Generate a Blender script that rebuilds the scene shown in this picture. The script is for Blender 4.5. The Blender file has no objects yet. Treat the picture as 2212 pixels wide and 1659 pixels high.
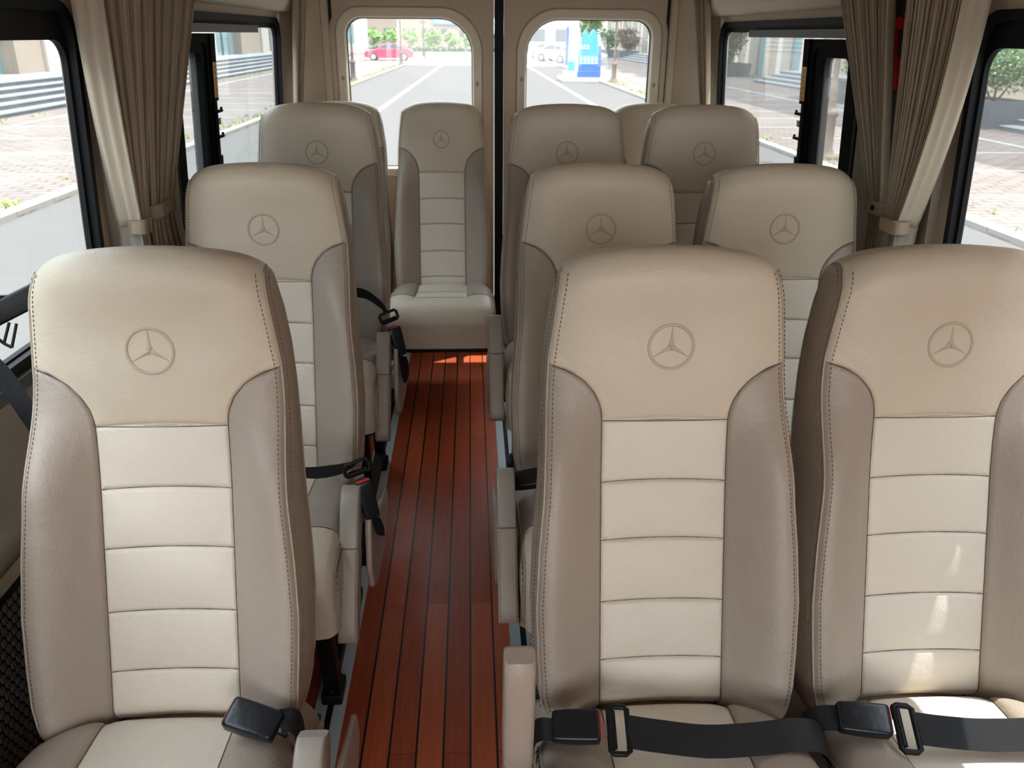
import bpy, math, random
import numpy as np
from mathutils import Vector, Matrix
random.seed(7)
PI = math.pi
C = bpy.context.scene.collection
sin, cos = math.sin, math.cos

# ------------------------------------------------------------------ materials
def new_mat(name):
    m = bpy.data.materials.new(name); m.use_nodes = True
    nt = m.node_tree
    return m, nt, nt.nodes, nt.links, nt.nodes['Principled BSDF']

def mat(name, col, rough=0.5, metal=0.0, spec=0.5, bump=None, var=0.0, varscale=4.0, coat=0.0, emit=None):
    """bump: list of (kind, scale, distance)"""
    m, nt, N, L, b = new_mat(name)
    b.inputs['Base Color'].default_value = (*col, 1)
    b.inputs['Roughness'].default_value = rough
    b.inputs['Metallic'].default_value = metal
    b.inputs['Specular IOR Level'].default_value = spec
    b.inputs['Coat Weight'].default_value = coat
    tc = N.new('ShaderNodeTexCoord')
    if var > 0:
        nz = N.new('ShaderNodeTexNoise'); nz.inputs['Scale'].default_value = varscale
        nz.inputs['Detail'].default_value = 4
        L.new(tc.outputs['Object'], nz.inputs['Vector'])
        mx = N.new('ShaderNodeMix'); mx.data_type = 'RGBA'
        mx.inputs[6].default_value = (*[c * (1 - var) for c in col], 1)
        mx.inputs[7].default_value = (*[min(1, c * (1 + var)) for c in col], 1)
        L.new(nz.outputs['Fac'], mx.inputs[0]); L.new(mx.outputs[2], b.inputs['Base Color'])
    prev = None
    for kind, sc, dist in (bump or []):
        if kind == 'v':
            t = N.new('ShaderNodeTexVoronoi'); t.inputs['Scale'].default_value = sc; o = t.outputs['Distance']
        elif kind == 'n':
            t = N.new('ShaderNodeTexNoise'); t.inputs['Scale'].default_value = sc; t.inputs['Detail'].default_value = 3; o = t.outputs['Fac']
        elif kind == 'w':
            t = N.new('ShaderNodeTexWave'); t.inputs['Scale'].default_value = sc; t.bands_direction = 'DIAGONAL'; o = t.outputs['Fac']
        L.new((tc.outputs['UV'] if kind == 'w' else tc.outputs['Object']), t.inputs['Vector'])
        bp = N.new('ShaderNodeBump'); bp.inputs['Distance'].default_value = dist; bp.inputs['Strength'].default_value = 1.0
        L.new(o, bp.inputs['Height'])
        if prev: L.new(prev.outputs[0], bp.inputs['Normal'])
        prev = bp
    if prev: L.new(prev.outputs[0], b.inputs['Normal'])
    if emit:
        b.inputs['Emission Color'].default_value = (*emit[0], 1); b.inputs['Emission Strength'].default_value = emit[1]
    return m

def s2l(r, g, b):
    f = lambda c: (c / 255 / 12.92) if c <= 10 else ((c / 255 + 0.055) / 1.055) ** 2.4
    return (f(r), f(g), f(b))

LB = [('v', 520, 0.00035), ('n', 160, 0.0006), ('n', 14, 0.004)]
M = {}
M['cream'] = mat('cream_leather', s2l(211, 201, 186), 0.42, bump=LB, var=0.04, varscale=5)
M['head'] = mat('beige_leather', s2l(203, 190, 171), 0.40, bump=LB, var=0.06, varscale=4)
M['taupe'] = mat('taupe_leather', s2l(160, 147, 135), 0.40, bump=LB, var=0.05, varscale=5)
M['gusset'] = mat('side_leather', s2l(170, 155, 139), 0.42, bump=LB, var=0.06, varscale=5)
M['seam'] = mat('dark_seam', s2l(92, 78, 64), 0.7)
M['thread'] = mat('brown_thread', s2l(98, 84, 70), 0.7)
M['emboss'] = mat('embroidered_leather', s2l(184, 170, 150), 0.45, bump=[('n', 700, 0.0003)])
M['plastic'] = mat('greige_plastic', s2l(150, 143, 133), 0.38)
M['black'] = mat('black_plastic', (0.004, 0.0045, 0.005), 0.5, spec=0.25, bump=[('n', 900, 0.0001)])
M['buckle'] = mat('black_buckle', (0.008, 0.010, 0.013), 0.28, spec=.4, bump=[('n', 60, 0.0006)])
M['rubber'] = mat('black_rubber', (0.008, 0.009, 0.011), 0.6, spec=0.2)
M['darkplastic'] = mat('dark_grey_plastic', (0.085, 0.08, 0.074), 0.5)
M['frameblack'] = mat('black_window_frame', (0.004, 0.0045, 0.005), 0.8, spec=0.1)
M['red'] = mat('red_plastic', (0.62, 0.012, 0.018), 0.35)
M['metal'] = mat('steel', (0.5, 0.5, 0.5), 0.3, metal=1.0)
M['webbing'] = mat('black_webbing', (0.010, 0.011, 0.014), 0.55, spec=.3, bump=[('w', 14, 0.0005)])
M['alu'] = mat('aluminium_strip', s2l(196, 208, 212), 0.35, metal=0.0, var=0.06, varscale=9)
M['wall'] = mat('beige_wall_plastic', s2l(188, 172, 152), 0.6, bump=[('n', 500, 0.0003)])
M['walllight'] = mat('light_beige_trim', s2l(214, 202, 184), 0.55, bump=[('n', 500, 0.0003)])
M['wallgrey'] = mat('grey_beige_lower_panel', s2l(150, 142, 130), 0.6, bump=[('n', 300, 0.0005)])
M['ceiling'] = mat('light_headliner', s2l(205, 194, 176), 0.9, bump=[('n', 300, 0.0008)])
M['curtain'] = mat('tan_twill_fabric', s2l(242, 224, 198), 0.85, bump=[('w', 60, 0.0006)], var=0.04)
M['hem'] = mat('lit_hem_twill', s2l(238, 224, 202), 0.8, bump=[('w', 60, 0.0006)])  # same cloth; the lighter look of facing the light is put into its colour
M['curtainlight'] = mat('pale_twill_fabric', s2l(236, 228, 212), 0.85, bump=[('w', 60, 0.0006)])
for k_ in ('curtain', 'curtainlight'):
    nt_ = M[k_].node_tree; tl_ = nt_.nodes.new('ShaderNodeBsdfTranslucent'); tl_.inputs[0].default_value = (.80, .64, .48, 1)
    mx_ = nt_.nodes.new('ShaderNodeMixShader'); mx_.inputs[0].default_value = .32
    o_ = nt_.nodes['Material Output']; pb_ = nt_.nodes['Principled BSDF']
    nt_.links.new(pb_.outputs[0], mx_.inputs[1]); nt_.links.new(tl_.outputs[0], mx_.inputs[2]); nt_.links.new(mx_.outputs[0], o_.inputs[0])

# glass: clear, mixed with a faint white veil that stands in for glare haze
def glass_mat(nm, tint):
    m, nt, N, L, b = new_mat(nm)
    N.remove(b)
    out = N['Material Output']
    tr = N.new('ShaderNodeBsdfTransparent'); tr.inputs[0].default_value = (*tint, 1)
    gl = N.new('ShaderNodeBsdfGlossy'); gl.inputs['Roughness'].default_value = 0.0
    ge = N.new('ShaderNodeNewGeometry'); dt = N.new('ShaderNodeVectorMath'); dt.operation = 'DOT_PRODUCT'
    L.new(ge.outputs['Normal'], dt.inputs[0]); L.new(ge.outputs['Incoming'], dt.inputs[1])
    ab = N.new('ShaderNodeMath'); ab.operation = 'ABSOLUTE'; L.new(dt.outputs['Value'], ab.inputs[0])
    om = N.new('ShaderNodeMath'); om.operation = 'SUBTRACT'; om.inputs[0].default_value = 1; L.new(ab.outputs[0], om.inputs[1])
    pw = N.new('ShaderNodeMath'); pw.operation = 'POWER'; pw.inputs[1].default_value = 5; L.new(om.outputs[0], pw.inputs[0])
    fr = N.new('ShaderNodeMath'); fr.operation = 'MULTIPLY_ADD'; fr.inputs[1].default_value = .80; fr.inputs[2].default_value = .05; L.new(pw.outputs[0], fr.inputs[0])
    m1 = N.new('ShaderNodeMixShader'); L.new(fr.outputs[0], m1.inputs[0]); L.new(tr.outputs[0], m1.inputs[1]); L.new(gl.outputs[0], m1.inputs[2])
    tl = N.new('ShaderNodeBsdfTranslucent'); tl.inputs[0].default_value = (0.9, 0.9, 0.9, 1)
    m2 = N.new('ShaderNodeMixShader'); m2.inputs[0].default_value = 0.04
    L.new(m1.outputs[0], m2.inputs[1]); L.new(tl.outputs[0], m2.inputs[2]); L.new(m2.outputs[0], out.inputs[0])
    return m
M['glass'] = glass_mat('door_window_glass', (.84, .86, .86))
M['glassfront'] = glass_mat('front_side_glass', (.84, .87, .87))
M['glassdim'] = glass_mat('dimming_side_glass', (.66, .71, .72))  # darker tint added to cut the daylight on the rear rows

def plank_mat():
    m, nt, N, L, b = new_mat('red_plank_floor')
    tc = N.new('ShaderNodeTexCoord'); sp = N.new('ShaderNodeSeparateXYZ'); L.new(tc.outputs['Object'], sp.inputs[0])
    def math_(op, a, b_=None, c=None):
        n = N.new('ShaderNodeMath'); n.operation = op
        for i, v in enumerate((a, b_, c)):
            if v is None: continue
            if hasattr(v, 'is_linked') or hasattr(v, 'links'): L.new(v, n.inputs[i])
            else: n.inputs[i].default_value = v
        return n.outputs[0]
    P = 0.0583
    xs = math_('DIVIDE', math_('ADD', sp.outputs[0], 0.247 + P * 20), P)
    idx = math_('FLOOR', xs); fx = math_('FRACT', xs)
    dx = math_('MULTIPLY', math_('MINIMUM', fx, math_('SUBTRACT', 1.0, fx)), P)
    odd = math_('MODULO', idx, 2.0)
    ys = math_('DIVIDE', math_('ADD', sp.outputs[1], math_('ADD', math_('MULTIPLY', odd, 0.513), 10 * 1.027 - 1.356 - 0.513)), 1.027)
    idy = math_('FLOOR', ys); fy = math_('FRACT', ys)
    dy = math_('MULTIPLY', math_('MINIMUM', fy, math_('SUBTRACT', 1.0, fy)), 1.027)
    line = math_('LESS_THAN', dx, 0.0025)
    line2 = math_('LESS_THAN', dy, 0.0007)
    wn = N.new('ShaderNodeTexWhiteNoise'); wn.noise_dimensions = '2D'
    cb = N.new('ShaderNodeCombineXYZ'); L.new(idx, cb.inputs[0]); L.new(idy, cb.inputs[1]); L.new(cb.outputs[0], wn.inputs['Vector'])
    # grain
    mp = N.new('ShaderNodeMapping'); mp.inputs['Scale'].default_value = (160, 6, 10)
    L.new(tc.outputs['Object'], mp.inputs[0])
    ad = N.new('ShaderNodeVectorMath'); ad.operation = 'ADD'; L.new(mp.outputs[0], ad.inputs[0]); L.new(wn.outputs['Color'], ad.inputs[1])
    nz = N.new('ShaderNodeTexNoise'); nz.inputs['Scale'].default_value = 1.0; nz.inputs['Detail'].default_value = 5; L.new(ad.outputs[0], nz.inputs['Vector'])
    f = math_('ADD', math_('MULTIPLY', wn.outputs['Value'], 0.45), math_('MULTIPLY', nz.outputs['Fac'], 0.55))
    cr = N.new('ShaderNodeValToRGB'); L.new(f, cr.inputs[0])
    cr.color_ramp.elements[0].position = 0.15; cr.color_ramp.elements[0].color = (0.33, 0.050, 0.020, 1)
    cr.color_ramp.elements[1].position = 0.85; cr.color_ramp.elements[1].color = (0.64, 0.135, 0.048, 1)
    mx = N.new('ShaderNodeMix'); mx.data_type = 'RGBA'; mx.inputs[7].default_value = (0.10, 0.018, 0.01, 1)
    L.new(line2, mx.inputs[0]); L.new(cr.outputs[0], mx.inputs[6])
    mx2 = N.new('ShaderNodeMix'); mx2.data_type = 'RGBA'; mx2.inputs[7].default_value = (0.006, 0.006, 0.007, 1)
    L.new(line, mx2.inputs[0]); L.new(mx.outputs[2], mx2.inputs[6])
    L.new(mx2.outputs[2], b.inputs['Base Color'])
    rz = N.new('ShaderNodeTexNoise'); rz.inputs['Scale'].default_value = 7; rz.inputs['Detail'].default_value = 6; L.new(tc.outputs['Object'], rz.inputs['Vector'])
    rr = N.new('ShaderNodeMapRange'); rr.inputs['To Min'].default_value = 0.22; rr.inputs['To Max'].default_value = 0.5; L.new(rz.outputs['Fac'], rr.inputs['Value'])
    L.new(rr.outputs[0], b.inputs['Roughness'])
    bp = N.new('ShaderNodeBump'); bp.inputs['Distance'].default_value = 0.001
    hh = math_('SUBTRACT', math_('MULTIPLY', nz.outputs['Fac'], 0.15), math_('MAXIMUM', line, line2))
    L.new(hh, bp.inputs['Height']); L.new(bp.outputs[0], b.inputs['Normal'])
    return m
M['planks'] = plank_mat()

def paving_mat():
    m, nt, N, L, b = new_mat('brick_paving')
    tc = N.new('ShaderNodeTexCoord')
    br = N.new('ShaderNodeTexBrick'); br.inputs['Scale'].default_value = 1.0
    br.inputs['Brick Width'].default_value = 0.42; br.inputs['Row Height'].default_value = 0.21
    br.inputs['Mortar Size'].default_value = 0.03
    br.inputs['Color1'].default_value = (*s2l(124, 106, 99), 1); br.inputs['Color2'].default_value = (*s2l(104, 93, 88), 1)
    br.inputs['Mortar'].default_value = (*s2l(80, 78, 76), 1)
    L.new(tc.outputs['Object'], br.inputs['Vector'])
    nz = N.new('ShaderNodeTexNoise'); nz.inputs['Scale'].default_value = 0.5; nz.inputs['Detail'].default_value = 6; L.new(tc.outputs['Object'], nz.inputs['Vector'])
    mx = N.new('ShaderNodeMix'); mx.data_type = 'RGBA'; mx.inputs[7].default_value = (*s2l(110, 107, 103), 1)
    mr = N.new('ShaderNodeMapRange'); mr.inputs['From Min'].default_value = 0.4; mr.inputs['From Max'].default_value = 0.7; mr.inputs['To Max'].default_value = 0.7
    L.new(nz.outputs['Fac'], mr.inputs['Value']); L.new(mr.outputs[0], mx.inputs[0]); L.new(br.outputs['Color'], mx.inputs[6])
    L.new(mx.outputs[2], b.inputs['Base Color']); b.inputs['Roughness'].default_value = 0.95; b.inputs['Specular IOR Level'].default_value = 0.1
    return m
M['paving'] = paving_mat()
M['asphalt'] = mat('asphalt', s2l(88, 86, 84), 0.95, spec=0.05, bump=[('n', 60, 0.006)], var=0.06, varscale=2)
M['kerb'] = mat('kerb_stone', s2l(124, 120, 113), 0.9, var=0.12, varscale=3)
M['white'] = mat('white_road_paint', s2l(160, 160, 160), 0.8)
M['stone'] = mat('beige_facade_stone', s2l(140, 125, 110), 0.85, var=0.12, varscale=1.2)
M['pale'] = mat('pale_facade_stone', s2l(170, 162, 150), 0.85, var=0.06)
M['teal'] = mat('teal_window_glass', s2l(96, 132, 138), 0.12, spec=0.8, var=0.15, varscale=0.6)
M['granite'] = mat('dark_granite', s2l(70, 77, 84), 0.6, var=0.25, varscale=1.5)
M['steptread'] = mat('step_tread_stone', s2l(120, 124, 126), 0.8, var=0.12)
M['leaf'] = mat('green_leaves', s2l(74, 112, 50), 0.6, var=0.4, varscale=9)
M['leafdark'] = mat('dark_green_leaves', s2l(56, 84, 48), 0.6, var=0.35, varscale=6)
M['leafbright'] = mat('bright_green_leaves', s2l(120, 160, 70), 0.6, var=0.3, varscale=3)
M['leafbrown'] = mat('brownish_leaves', s2l(108, 96, 78), 0.7, var=0.3, varscale=3)
M['bark'] = mat('brown_bark', s2l(88, 70, 56), 0.9)
M['rust'] = mat('rusty_cast_iron', s2l(112, 96, 84), 0.8, var=0.4, varscale=5)
M['darkiron'] = mat('dark_cast_iron', s2l(70, 56, 52), 0.7, var=0.3, varscale=3)
M['lamp'] = mat('white_globe', s2l(240, 240, 235), 0.4)
M['carred'] = mat('red_car_paint', (0.62, 0.03, 0.10), 0.25, coat=0.5)
M['carwhite'] = mat('white_car_paint', (0.75, 0.77, 0.8), 0.25, coat=0.5)
M['carsilver'] = mat('silver_car_paint', (0.42, 0.44, 0.47), 0.25, coat=0.5)
M['carglass'] = mat('dark_car_glass', (0.03, 0.04, 0.05), 0.1)
M['tyre'] = mat('tyre_rubber', (0.03, 0.03, 0.03), 0.8)
M['blue'] = mat('blue_sign_panel', (0.008, 0.09, 0.50), 0.5)
M['skyblue'] = mat('light_blue_sign_panel', (0.05, 0.36, 0.62), 0.5)
M['signwhite'] = mat('white_sign_panel', (0.8, 0.84, 0.86), 0.5)
M['grass'] = mat('weed_grass', s2l(140, 150, 80), 0.9)
M['yellow'] = mat('yellow_sticker', s2l(226, 170, 60), 0.5)
M['stickred'] = mat('red_print', s2l(150, 30, 22), 0.5)

# ------------------------------------------------------------------ mesh helpers
def link(name, verts, faces, m, parent=None, smooth=True, uvs=None, mats=None, fm=None):
    me = bpy.data.meshes.new(name)
    me.from_pydata([tuple(map(float, v)) for v in verts], [], faces)
    me.materials.append(m)
    for mm in (mats or []): me.materials.append(mm)
    if fm: 
        for p, i in zip(me.polygons, fm): p.material_index = i
    if smooth: me.polygons.foreach_set('use_smooth', [True] * len(me.polygons))
    if uvs is not None:
        ul = me.uv_layers.new()
        for l in me.loops: ul.data[l.index].uv = uvs[l.vertex_index]
    me.update()
    o = bpy.data.objects.new(name, me); C.objects.link(o)
    if parent: o.parent = parent
    return o

def thing(name, label, cat, loc=(0, 0, 0), rotz=0, group=None):
    o = bpy.data.objects.new(name, None); C.objects.link(o)
    o.location = loc; o.rotation_euler = (0, 0, rotz); o.empty_display_size = 0.1
    o['label'] = label; o['category'] = cat
    if group: o['group'] = group
    return o
def tag(o, label, cat, group=None, kind=None):
    o['label'] = label; o['category'] = cat
    if group: o['group'] = group
    if kind: o['kind'] = kind
    return o
def struct(o, label=None, cat=None):
    o['kind'] = 'structure'
    if label: o['label'] = label; o['category'] = cat or 'structure'
    return o

class MB:
    def __init__(s): s.v = []; s.f = []; s.m = []
    def add(s, verts, faces, mi=0):
        n = len(s.v); s.v += [tuple(map(float, v)) for v in verts]; s.f += [tuple(i + n for i in f) for f in faces]; s.m += [mi] * len(faces); return s
    def grid(s, P, mi=0, cc=False, cr=False, flip=False):
        R = len(P); K = len(P[0]); fs = []
        for i in range(R if cr else R - 1):
            for j in range(K if cc else K - 1):
                a = i * K + j; b = i * K + (j + 1) % K; c = ((i + 1) % R) * K + (j + 1) % K; d = ((i + 1) % R) * K + j
                fs.append((a, d, c, b) if flip else (a, b, c, d))
        return s.add([p for r in P for p in r], fs, mi)
    def box(s, x0, x1, y0, y1, z0, z1, mi=0, bev=0.0, M4=None):
        if bev <= 0:
            v = [(x, y, z) for x in (x0, x1) for y in (y0, y1) for z in (z0, z1)]
            f = [(0, 1, 3, 2), (4, 6, 7, 5), (0, 4, 5, 1), (2, 3, 7, 6), (0, 2, 6, 4), (1, 5, 7, 3)]
        else:
            import bmesh
            bm = bmesh.new(); bmesh.ops.create_cube(bm, size=1)
            for q in bm.verts: q.co = Vector((x0 + (x1 - x0) * (q.co.x + .5), y0 + (y1 - y0) * (q.co.y + .5), z0 + (z1 - z0) * (q.co.z + .5)))
            bmesh.ops.bevel(bm, geom=bm.edges[:], offset=min(bev, .49 * min(x1 - x0, y1 - y0, z1 - z0)), segments=3, profile=0.5, affect='EDGES')
            bm.verts.index_update()
            v = [tuple(q.co) for q in bm.verts]; f = [tuple(q.index for q in fc.verts) for fc in bm.faces]; bm.free()
        if M4 is not None: v = [tuple(M4 @ Vector(q)) for q in v]
        return s.add(v, f, mi)
    def tube(s, pts, r, n=8, mi=0, caps=True, ry=None):
        pts = [Vector(p) for p in pts]; rings = []
        rs = r if isinstance(r, (list, tuple)) else [r] * len(pts)
        up = Vector((0, 0, 1)); prevx = None
        for i, p in enumerate(pts):
            t = (pts[min(i + 1, len(pts) - 1)] - pts[max(i - 1, 0)]).normalized()
            if prevx is None:
                a = up if abs(t.z) < .9 else Vector((0, 1, 0)); x = t.cross(a).normalized()
            else:
                x = (prevx - t * prevx.dot(t)).normalized()
            y = t.cross(x); prevx = x
            rings.append([tuple(p + (x * cos(2 * PI * k / n) + y * sin(2 * PI * k / n)) * rs[i]) for k in range(n)])
        s.grid(rings, mi, cc=True)
        if caps:
            s.add(rings[0], [tuple(range(n))], mi); s.add(rings[-1], [tuple(range(n - 1, -1, -1))], mi)
        return s
    def lathe(s, prof, cx=0, cy=0, n=16, mi=0):
        R = [[(cx + r * cos(2 * PI * k / n), cy + r * sin(2 * PI * k / n), z) for k in range(n)] for r, z in prof]
        return s.grid(R, mi, cc=True)
    def prism(s, poly, ax, a0, a1, mi=0):
        """poly in the two other axes, extruded along ax from a0 to a1"""
        def P(p, a):
            return (a, p[0], p[1]) if ax == 'x' else (p[0], a, p[1]) if ax == 'y' else (p[0], p[1], a)
        n = len(poly)
        v = [P(p, a0) for p in poly] + [P(p, a1) for p in poly]
        f = [tuple(range(n)), tuple(range(2 * n - 1, n - 1, -1))] + [(i, i + n, (i + 1) % n + n, (i + 1) % n) for i in range(n)]
        return s.add(v, f, mi)
    def build(s, name, m, parent=None, smooth=False, mats=None):
        o = link(name, s.v, s.f, m, parent, smooth, None, mats, s.m if mats else None)
        return o

def fix_normals(o):
    import bmesh
    bm = bmesh.new(); bm.from_mesh(o.data); bmesh.ops.recalc_face_normals(bm, faces=bm.faces[:]); bm.to_mesh(o.data); bm.free(); return o

def shade_auto(o, ang=35):
    import bmesh
    bm = bmesh.new(); bm.from_mesh(o.data)
    for f in bm.faces: f.smooth = True
    for e in bm.edges:
        if len(e.link_faces) == 2 and e.calc_face_angle(0) > math.radians(ang): e.smooth = False
    bm.to_mesh(o.data); bm.free(); return o

def copy_tree(o, parent=None):
    c = o.copy(); C.objects.link(c)
    if parent: c.parent = parent
    for ch in list(o.children): copy_tree(ch, c)
    return c

# ------------------------------------------------------------------ camera
H = 1.43
th, ps, ro, fpx = 0.3970, 0.0504, 0.0096, 1801.3
cam = bpy.data.cameras.new('camera'); co = bpy.data.objects.new('camera', cam); C.objects.link(co)
cam.sensor_width = 36; cam.lens = 36 * fpx / 2212; cam.clip_start = 0.02; cam.clip_end = 1000
r0 = Vector((cos(ps), -sin(ps), 0)); fw = Vector((sin(ps) * cos(th), cos(ps) * cos(th), -sin(th))); up0 = r0.cross(fw)
right = r0 * cos(ro) + up0 * sin(ro) * 1.0
up = up0 * cos(ro) - r0 * sin(ro)
# image x = x*cos(ro) - ydown*sin(ro)
co.matrix_world = Matrix(((right.x, up.x, -fw.x, 0), (right.y, up.y, -fw.y, 0), (right.z, up.z, -fw.z, H), (0, 0, 0, 1)))
cam.dof.use_dof = True; cam.dof.focus_distance = 1.55; cam.dof.aperture_fstop = 10
bpy.context.scene.camera = co

# ------------------------------------------------------------------ seat
REC = math.radians(17); ZL = 0.988
EV = np.array([0, sin(REC), cos(REC)]); EN = np.array([0, -cos(REC), sin(REC)])
BENCH = False
_pv = np.arange(-.80, .30, .005)
def _tab():
    al = np.radians(17 - 14.5 / (1 + np.exp(-(_pv + .115) / .022)))
    al = np.where(_pv > .09, al + (_pv - .09) * 1.2, al)
    y = np.concatenate([[0], np.cumsum(np.sin((al[1:] + al[:-1]) / 2)) * .005]); z = np.concatenate([[0], np.cumsum(np.cos((al[1:] + al[:-1]) / 2)) * .005])
    i0 = int(np.argmin(abs(_pv))); return y - y[i0], z - z[i0], al
_py, _pz, _pa = _tab()
def S3(u, v, w):
    if BENCH:
        u *= .955
        if v < -.03: v = -.03 + (v + .03) * 1.10
    y = np.interp(v, _pv, _py); z = np.interp(v, _pv, _pz); a = np.interp(v, _pv, _pa)
    return np.array([u, y - cos(a) * w, ZL + z + sin(a) * w])
_av = np.array([-.64, -.60, -.56, -.50, -.42, -.33, -.25, -.16, -.08, -.03, .02, .07, .105, .125, .140, .150, .158])
_aa = np.array([.172, .194, .203, .2065, .209, .2045, .1975, .193, .1895, .1870, .181, .1745, .169, .1650, .159, .152, .145])
def A(v): return float(np.interp(v, _av, _aa))
def VT(s): s = abs(s); return .152 - .014 * s ** 2 - .020 * s ** 8
_cu = np.array([.102, .1035, .107, .1165, .134, .157, .188]); _cvv = np.array([-.125, -.110, -.096, -.076, -.056, -.042, -.033])
def CV(u): u = abs(u); return -.125 if u <= .102 else float(np.interp(u, _cu, _cvv))
def INN(v): return .102 if v <= -.125 else float(np.interp(v, _cvv, _cu))
CH = [-.125, -.2265, -.3235, -.4275, -.5265]
seams = []
for sg in (-1, 1):
    seams += [(sg * INN(v), v) for v in np.arange(-.64, -.033, .002)]
    seams += [(sg * A(v), v) for v in np.arange(-.64, .14, .002)]
for v in CH: seams += [(u, v + .004 * (1 - (u / .1) ** 2)) for u in np.arange(-.102, .1021, .002)]
SE = np.array(seams)
def W(u, v):
    a = A(v); au = abs(u)
    d = math.sqrt(float(((SE[:, 0] - u) ** 2 + (SE[:, 1] - v) ** 2).min()))
    m = min(1, max(0, (-v - .02) / .22)); m = m * m * (3 - 2 * m)
    r = min(1, max(0, (au - .097) / max(.01, a - .097)))
    w = .060 * m * (sin(PI / 2 * r) ** 1.35) - .010 * m * r ** 9
    w += (1 - m) * (.012 - .020 * (au / a) ** 4)
    w += (1 - m) * -.005 * math.exp(-((v - .03) / .05) ** 2) * (1 - (au / a) ** 2)
    w += .0035 * (1 - math.exp(-(d / .022) ** 2)) - .0035
    w -= .0045 * math.exp(-(d / .0026) ** 2)
    vt = VT(u / a); R = .055
    if v > vt - R:
        x = min(1, (v - (vt - R)) / R); w -= R * .85 * (1 - math.sqrt(max(0, 1 - x * x)))
    vb = -.584 - .030 * min(1, au / .20) ** 2
    if v < vb: w -= 40 * (vb - v) ** 2
    return w
OFF = [0, .0015, .003, .005, .008, .013]
def span(L_, n):
    """0..L positions dense at both ends"""
    o = [k for k in OFF if k < L_ * .4]
    mid = list(np.linspace(o[-1], L_ - o[-1], n))[1:-1]
    return o + mid + [L_ - k for k in reversed(o)]
TB = -.115
def seat_backrest(t):
    # headrest panel
    ss = sorted(set([round(x, 4) for x in list(np.linspace(-1, 1, 33)) + [k * q for k in (-1, 1) for q in (.53, .545, .555, .57, .585, .6, .65, .7, .96, .98, .992)]]))
    cols = []
    for s in ss:
        c = -.118 if abs(s) < .5 else -.05
        for _ in range(30):
            c = .5 * c + .5 * CV(s * A(c))
        vt = VT(s)
        vs = [c + k for k in OFF]
        vs += list(np.linspace(c + .013, vt - .055, 22))[1:]
        vs += [vt - .055 + .055 * sin(a) for a in np.linspace(0, PI / 2, 9)[1:]]
        col = []
        for v in vs:
            u = s * A(min(v, .157)); col.append((u, v, W(u, v)))
        u, v, w = col[-1]
        col[-1] = (u, v, max(TB + .02, w))
        for q in (.35, .7, 1.0):
            col.append((u * (1 - .05 * q), v - .014 * q * q, w + (TB - w) * q))
        cols.append(col)
    mb = MB(); mb.grid([[S3(*p) for p in c] for c in cols])
    mb.build('headrest_panel', M['head'], t, True)
    # bolsters
    edge = {}
    for sg in (-1, 1):
        rows = []
        vs = list(np.linspace(-.64, -.132, 48)) + list(np.linspace(-.125, -.0345, 22))
        for v in vs:
            i_ = INN(v); a = A(v); L_ = a - i_
            us = [i_ + x for x in span(L_, 14)] if L_ > .04 else list(np.linspace(i_, a, 24))
            while len(us) < 24: us.insert(len(us) // 2, .5 * (us[len(us) // 2 - 1] + us[len(us) // 2]))
            us = us[:24]; us[-1] = a
            rows.append([S3(sg * u, v, W(sg * u, v)) for u in us])
        mb = MB(); mb.grid(rows, flip=(sg < 0)); mb.build('side_bolster', M['taupe'], t, True)
        # gusset
        E_ = [(A(v), v, W(A(v) * .9995, v)) for v in list(np.linspace(-.64, .10, 64))]
        for x in cols[-1]:
            if x[1] > .103: E_.append(x)
        G = []
        for (u, v, w) in E_:
            dep = w - TB; b = min(1, max(0, dep) / .07) * min(1, max(0, (.122 - v) / .06))
            row = []
            for q in (0, .02, .045, .09, .16, .28, .42, .56, .70, .82, .92, 1.0):
                off = .013 * b * (sin(PI * min(1, (q * .92 + .06))) ** .55) - .0065 * b
                if q < .03: off = 0
                if q > .95: off = -.004 * b
                kk = min(1, max(0, (v - .06) / .058)); ub = A(.118) * .95 if v > .104 else u * (1 - .05 * kk); vb_ = min(v, .104)
                row.append(S3(sg * (u + (ub - u) * q + off), v + (vb_ - v) * q, w + (TB - w) * q))
            G.append(row)
        mb = MB(); mb.grid(G, flip=(sg > 0)); mb.build('side_gusset', M['gusset'], t, True)
        # piping bead along the seam, and stitches
        pts = [S3(sg * (u + .0012), v, w - .0005) for (u, v, w) in E_ if w > -.04]
        MB().tube(pts, .0019, 6).build('edge_piping', M['gusset'], t, True)
        pts = [S3(sg * (u - .0018), v, w + .0004) for (u, v, w) in E_ if w > -.03]
        MB().tube(pts, .0007, 5).build('edge_seam', M['seam'], t, True)
        st = MB()
        v = -.585
        while v < .112:
            for (du, dw) in ((-.0075, None), (.0035, -.009)):
                q = []
                for vv in (v, v + .0042):
                    a = A(vv)
                    if dw is None:
                        u = a + du; q.append(S3(sg * u, vv, W(u, vv) + .0004))
                    else:
                        q.append(S3(sg * (a + du + .0035), vv, W(a * .9995, vv) + dw + .0))
                st.tube([q[0], q[1]], .00075, 4)
            v += .0072
        st.build('stitching', M['thread'], t, False)
        # dark seam between bolster and the middle / headrest
        pts = [S3(sg * INN(v), v, W(INN(v), v) + .0006) for v in np.linspace(-.60, -.0345, 90)]
        MB().tube(pts, .0008, 5).build('panel_seam', M['seam'], t, True)
    # centre insert
    rows = []
    vs = []
    lv = [-.64] + list(reversed(CH))
    for k in range(len(lv) - 1):
        vs += [lv[k] + x for x in span(lv[k + 1] - lv[k], 9)][:-1]
    vs.append(CH[0])
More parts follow.
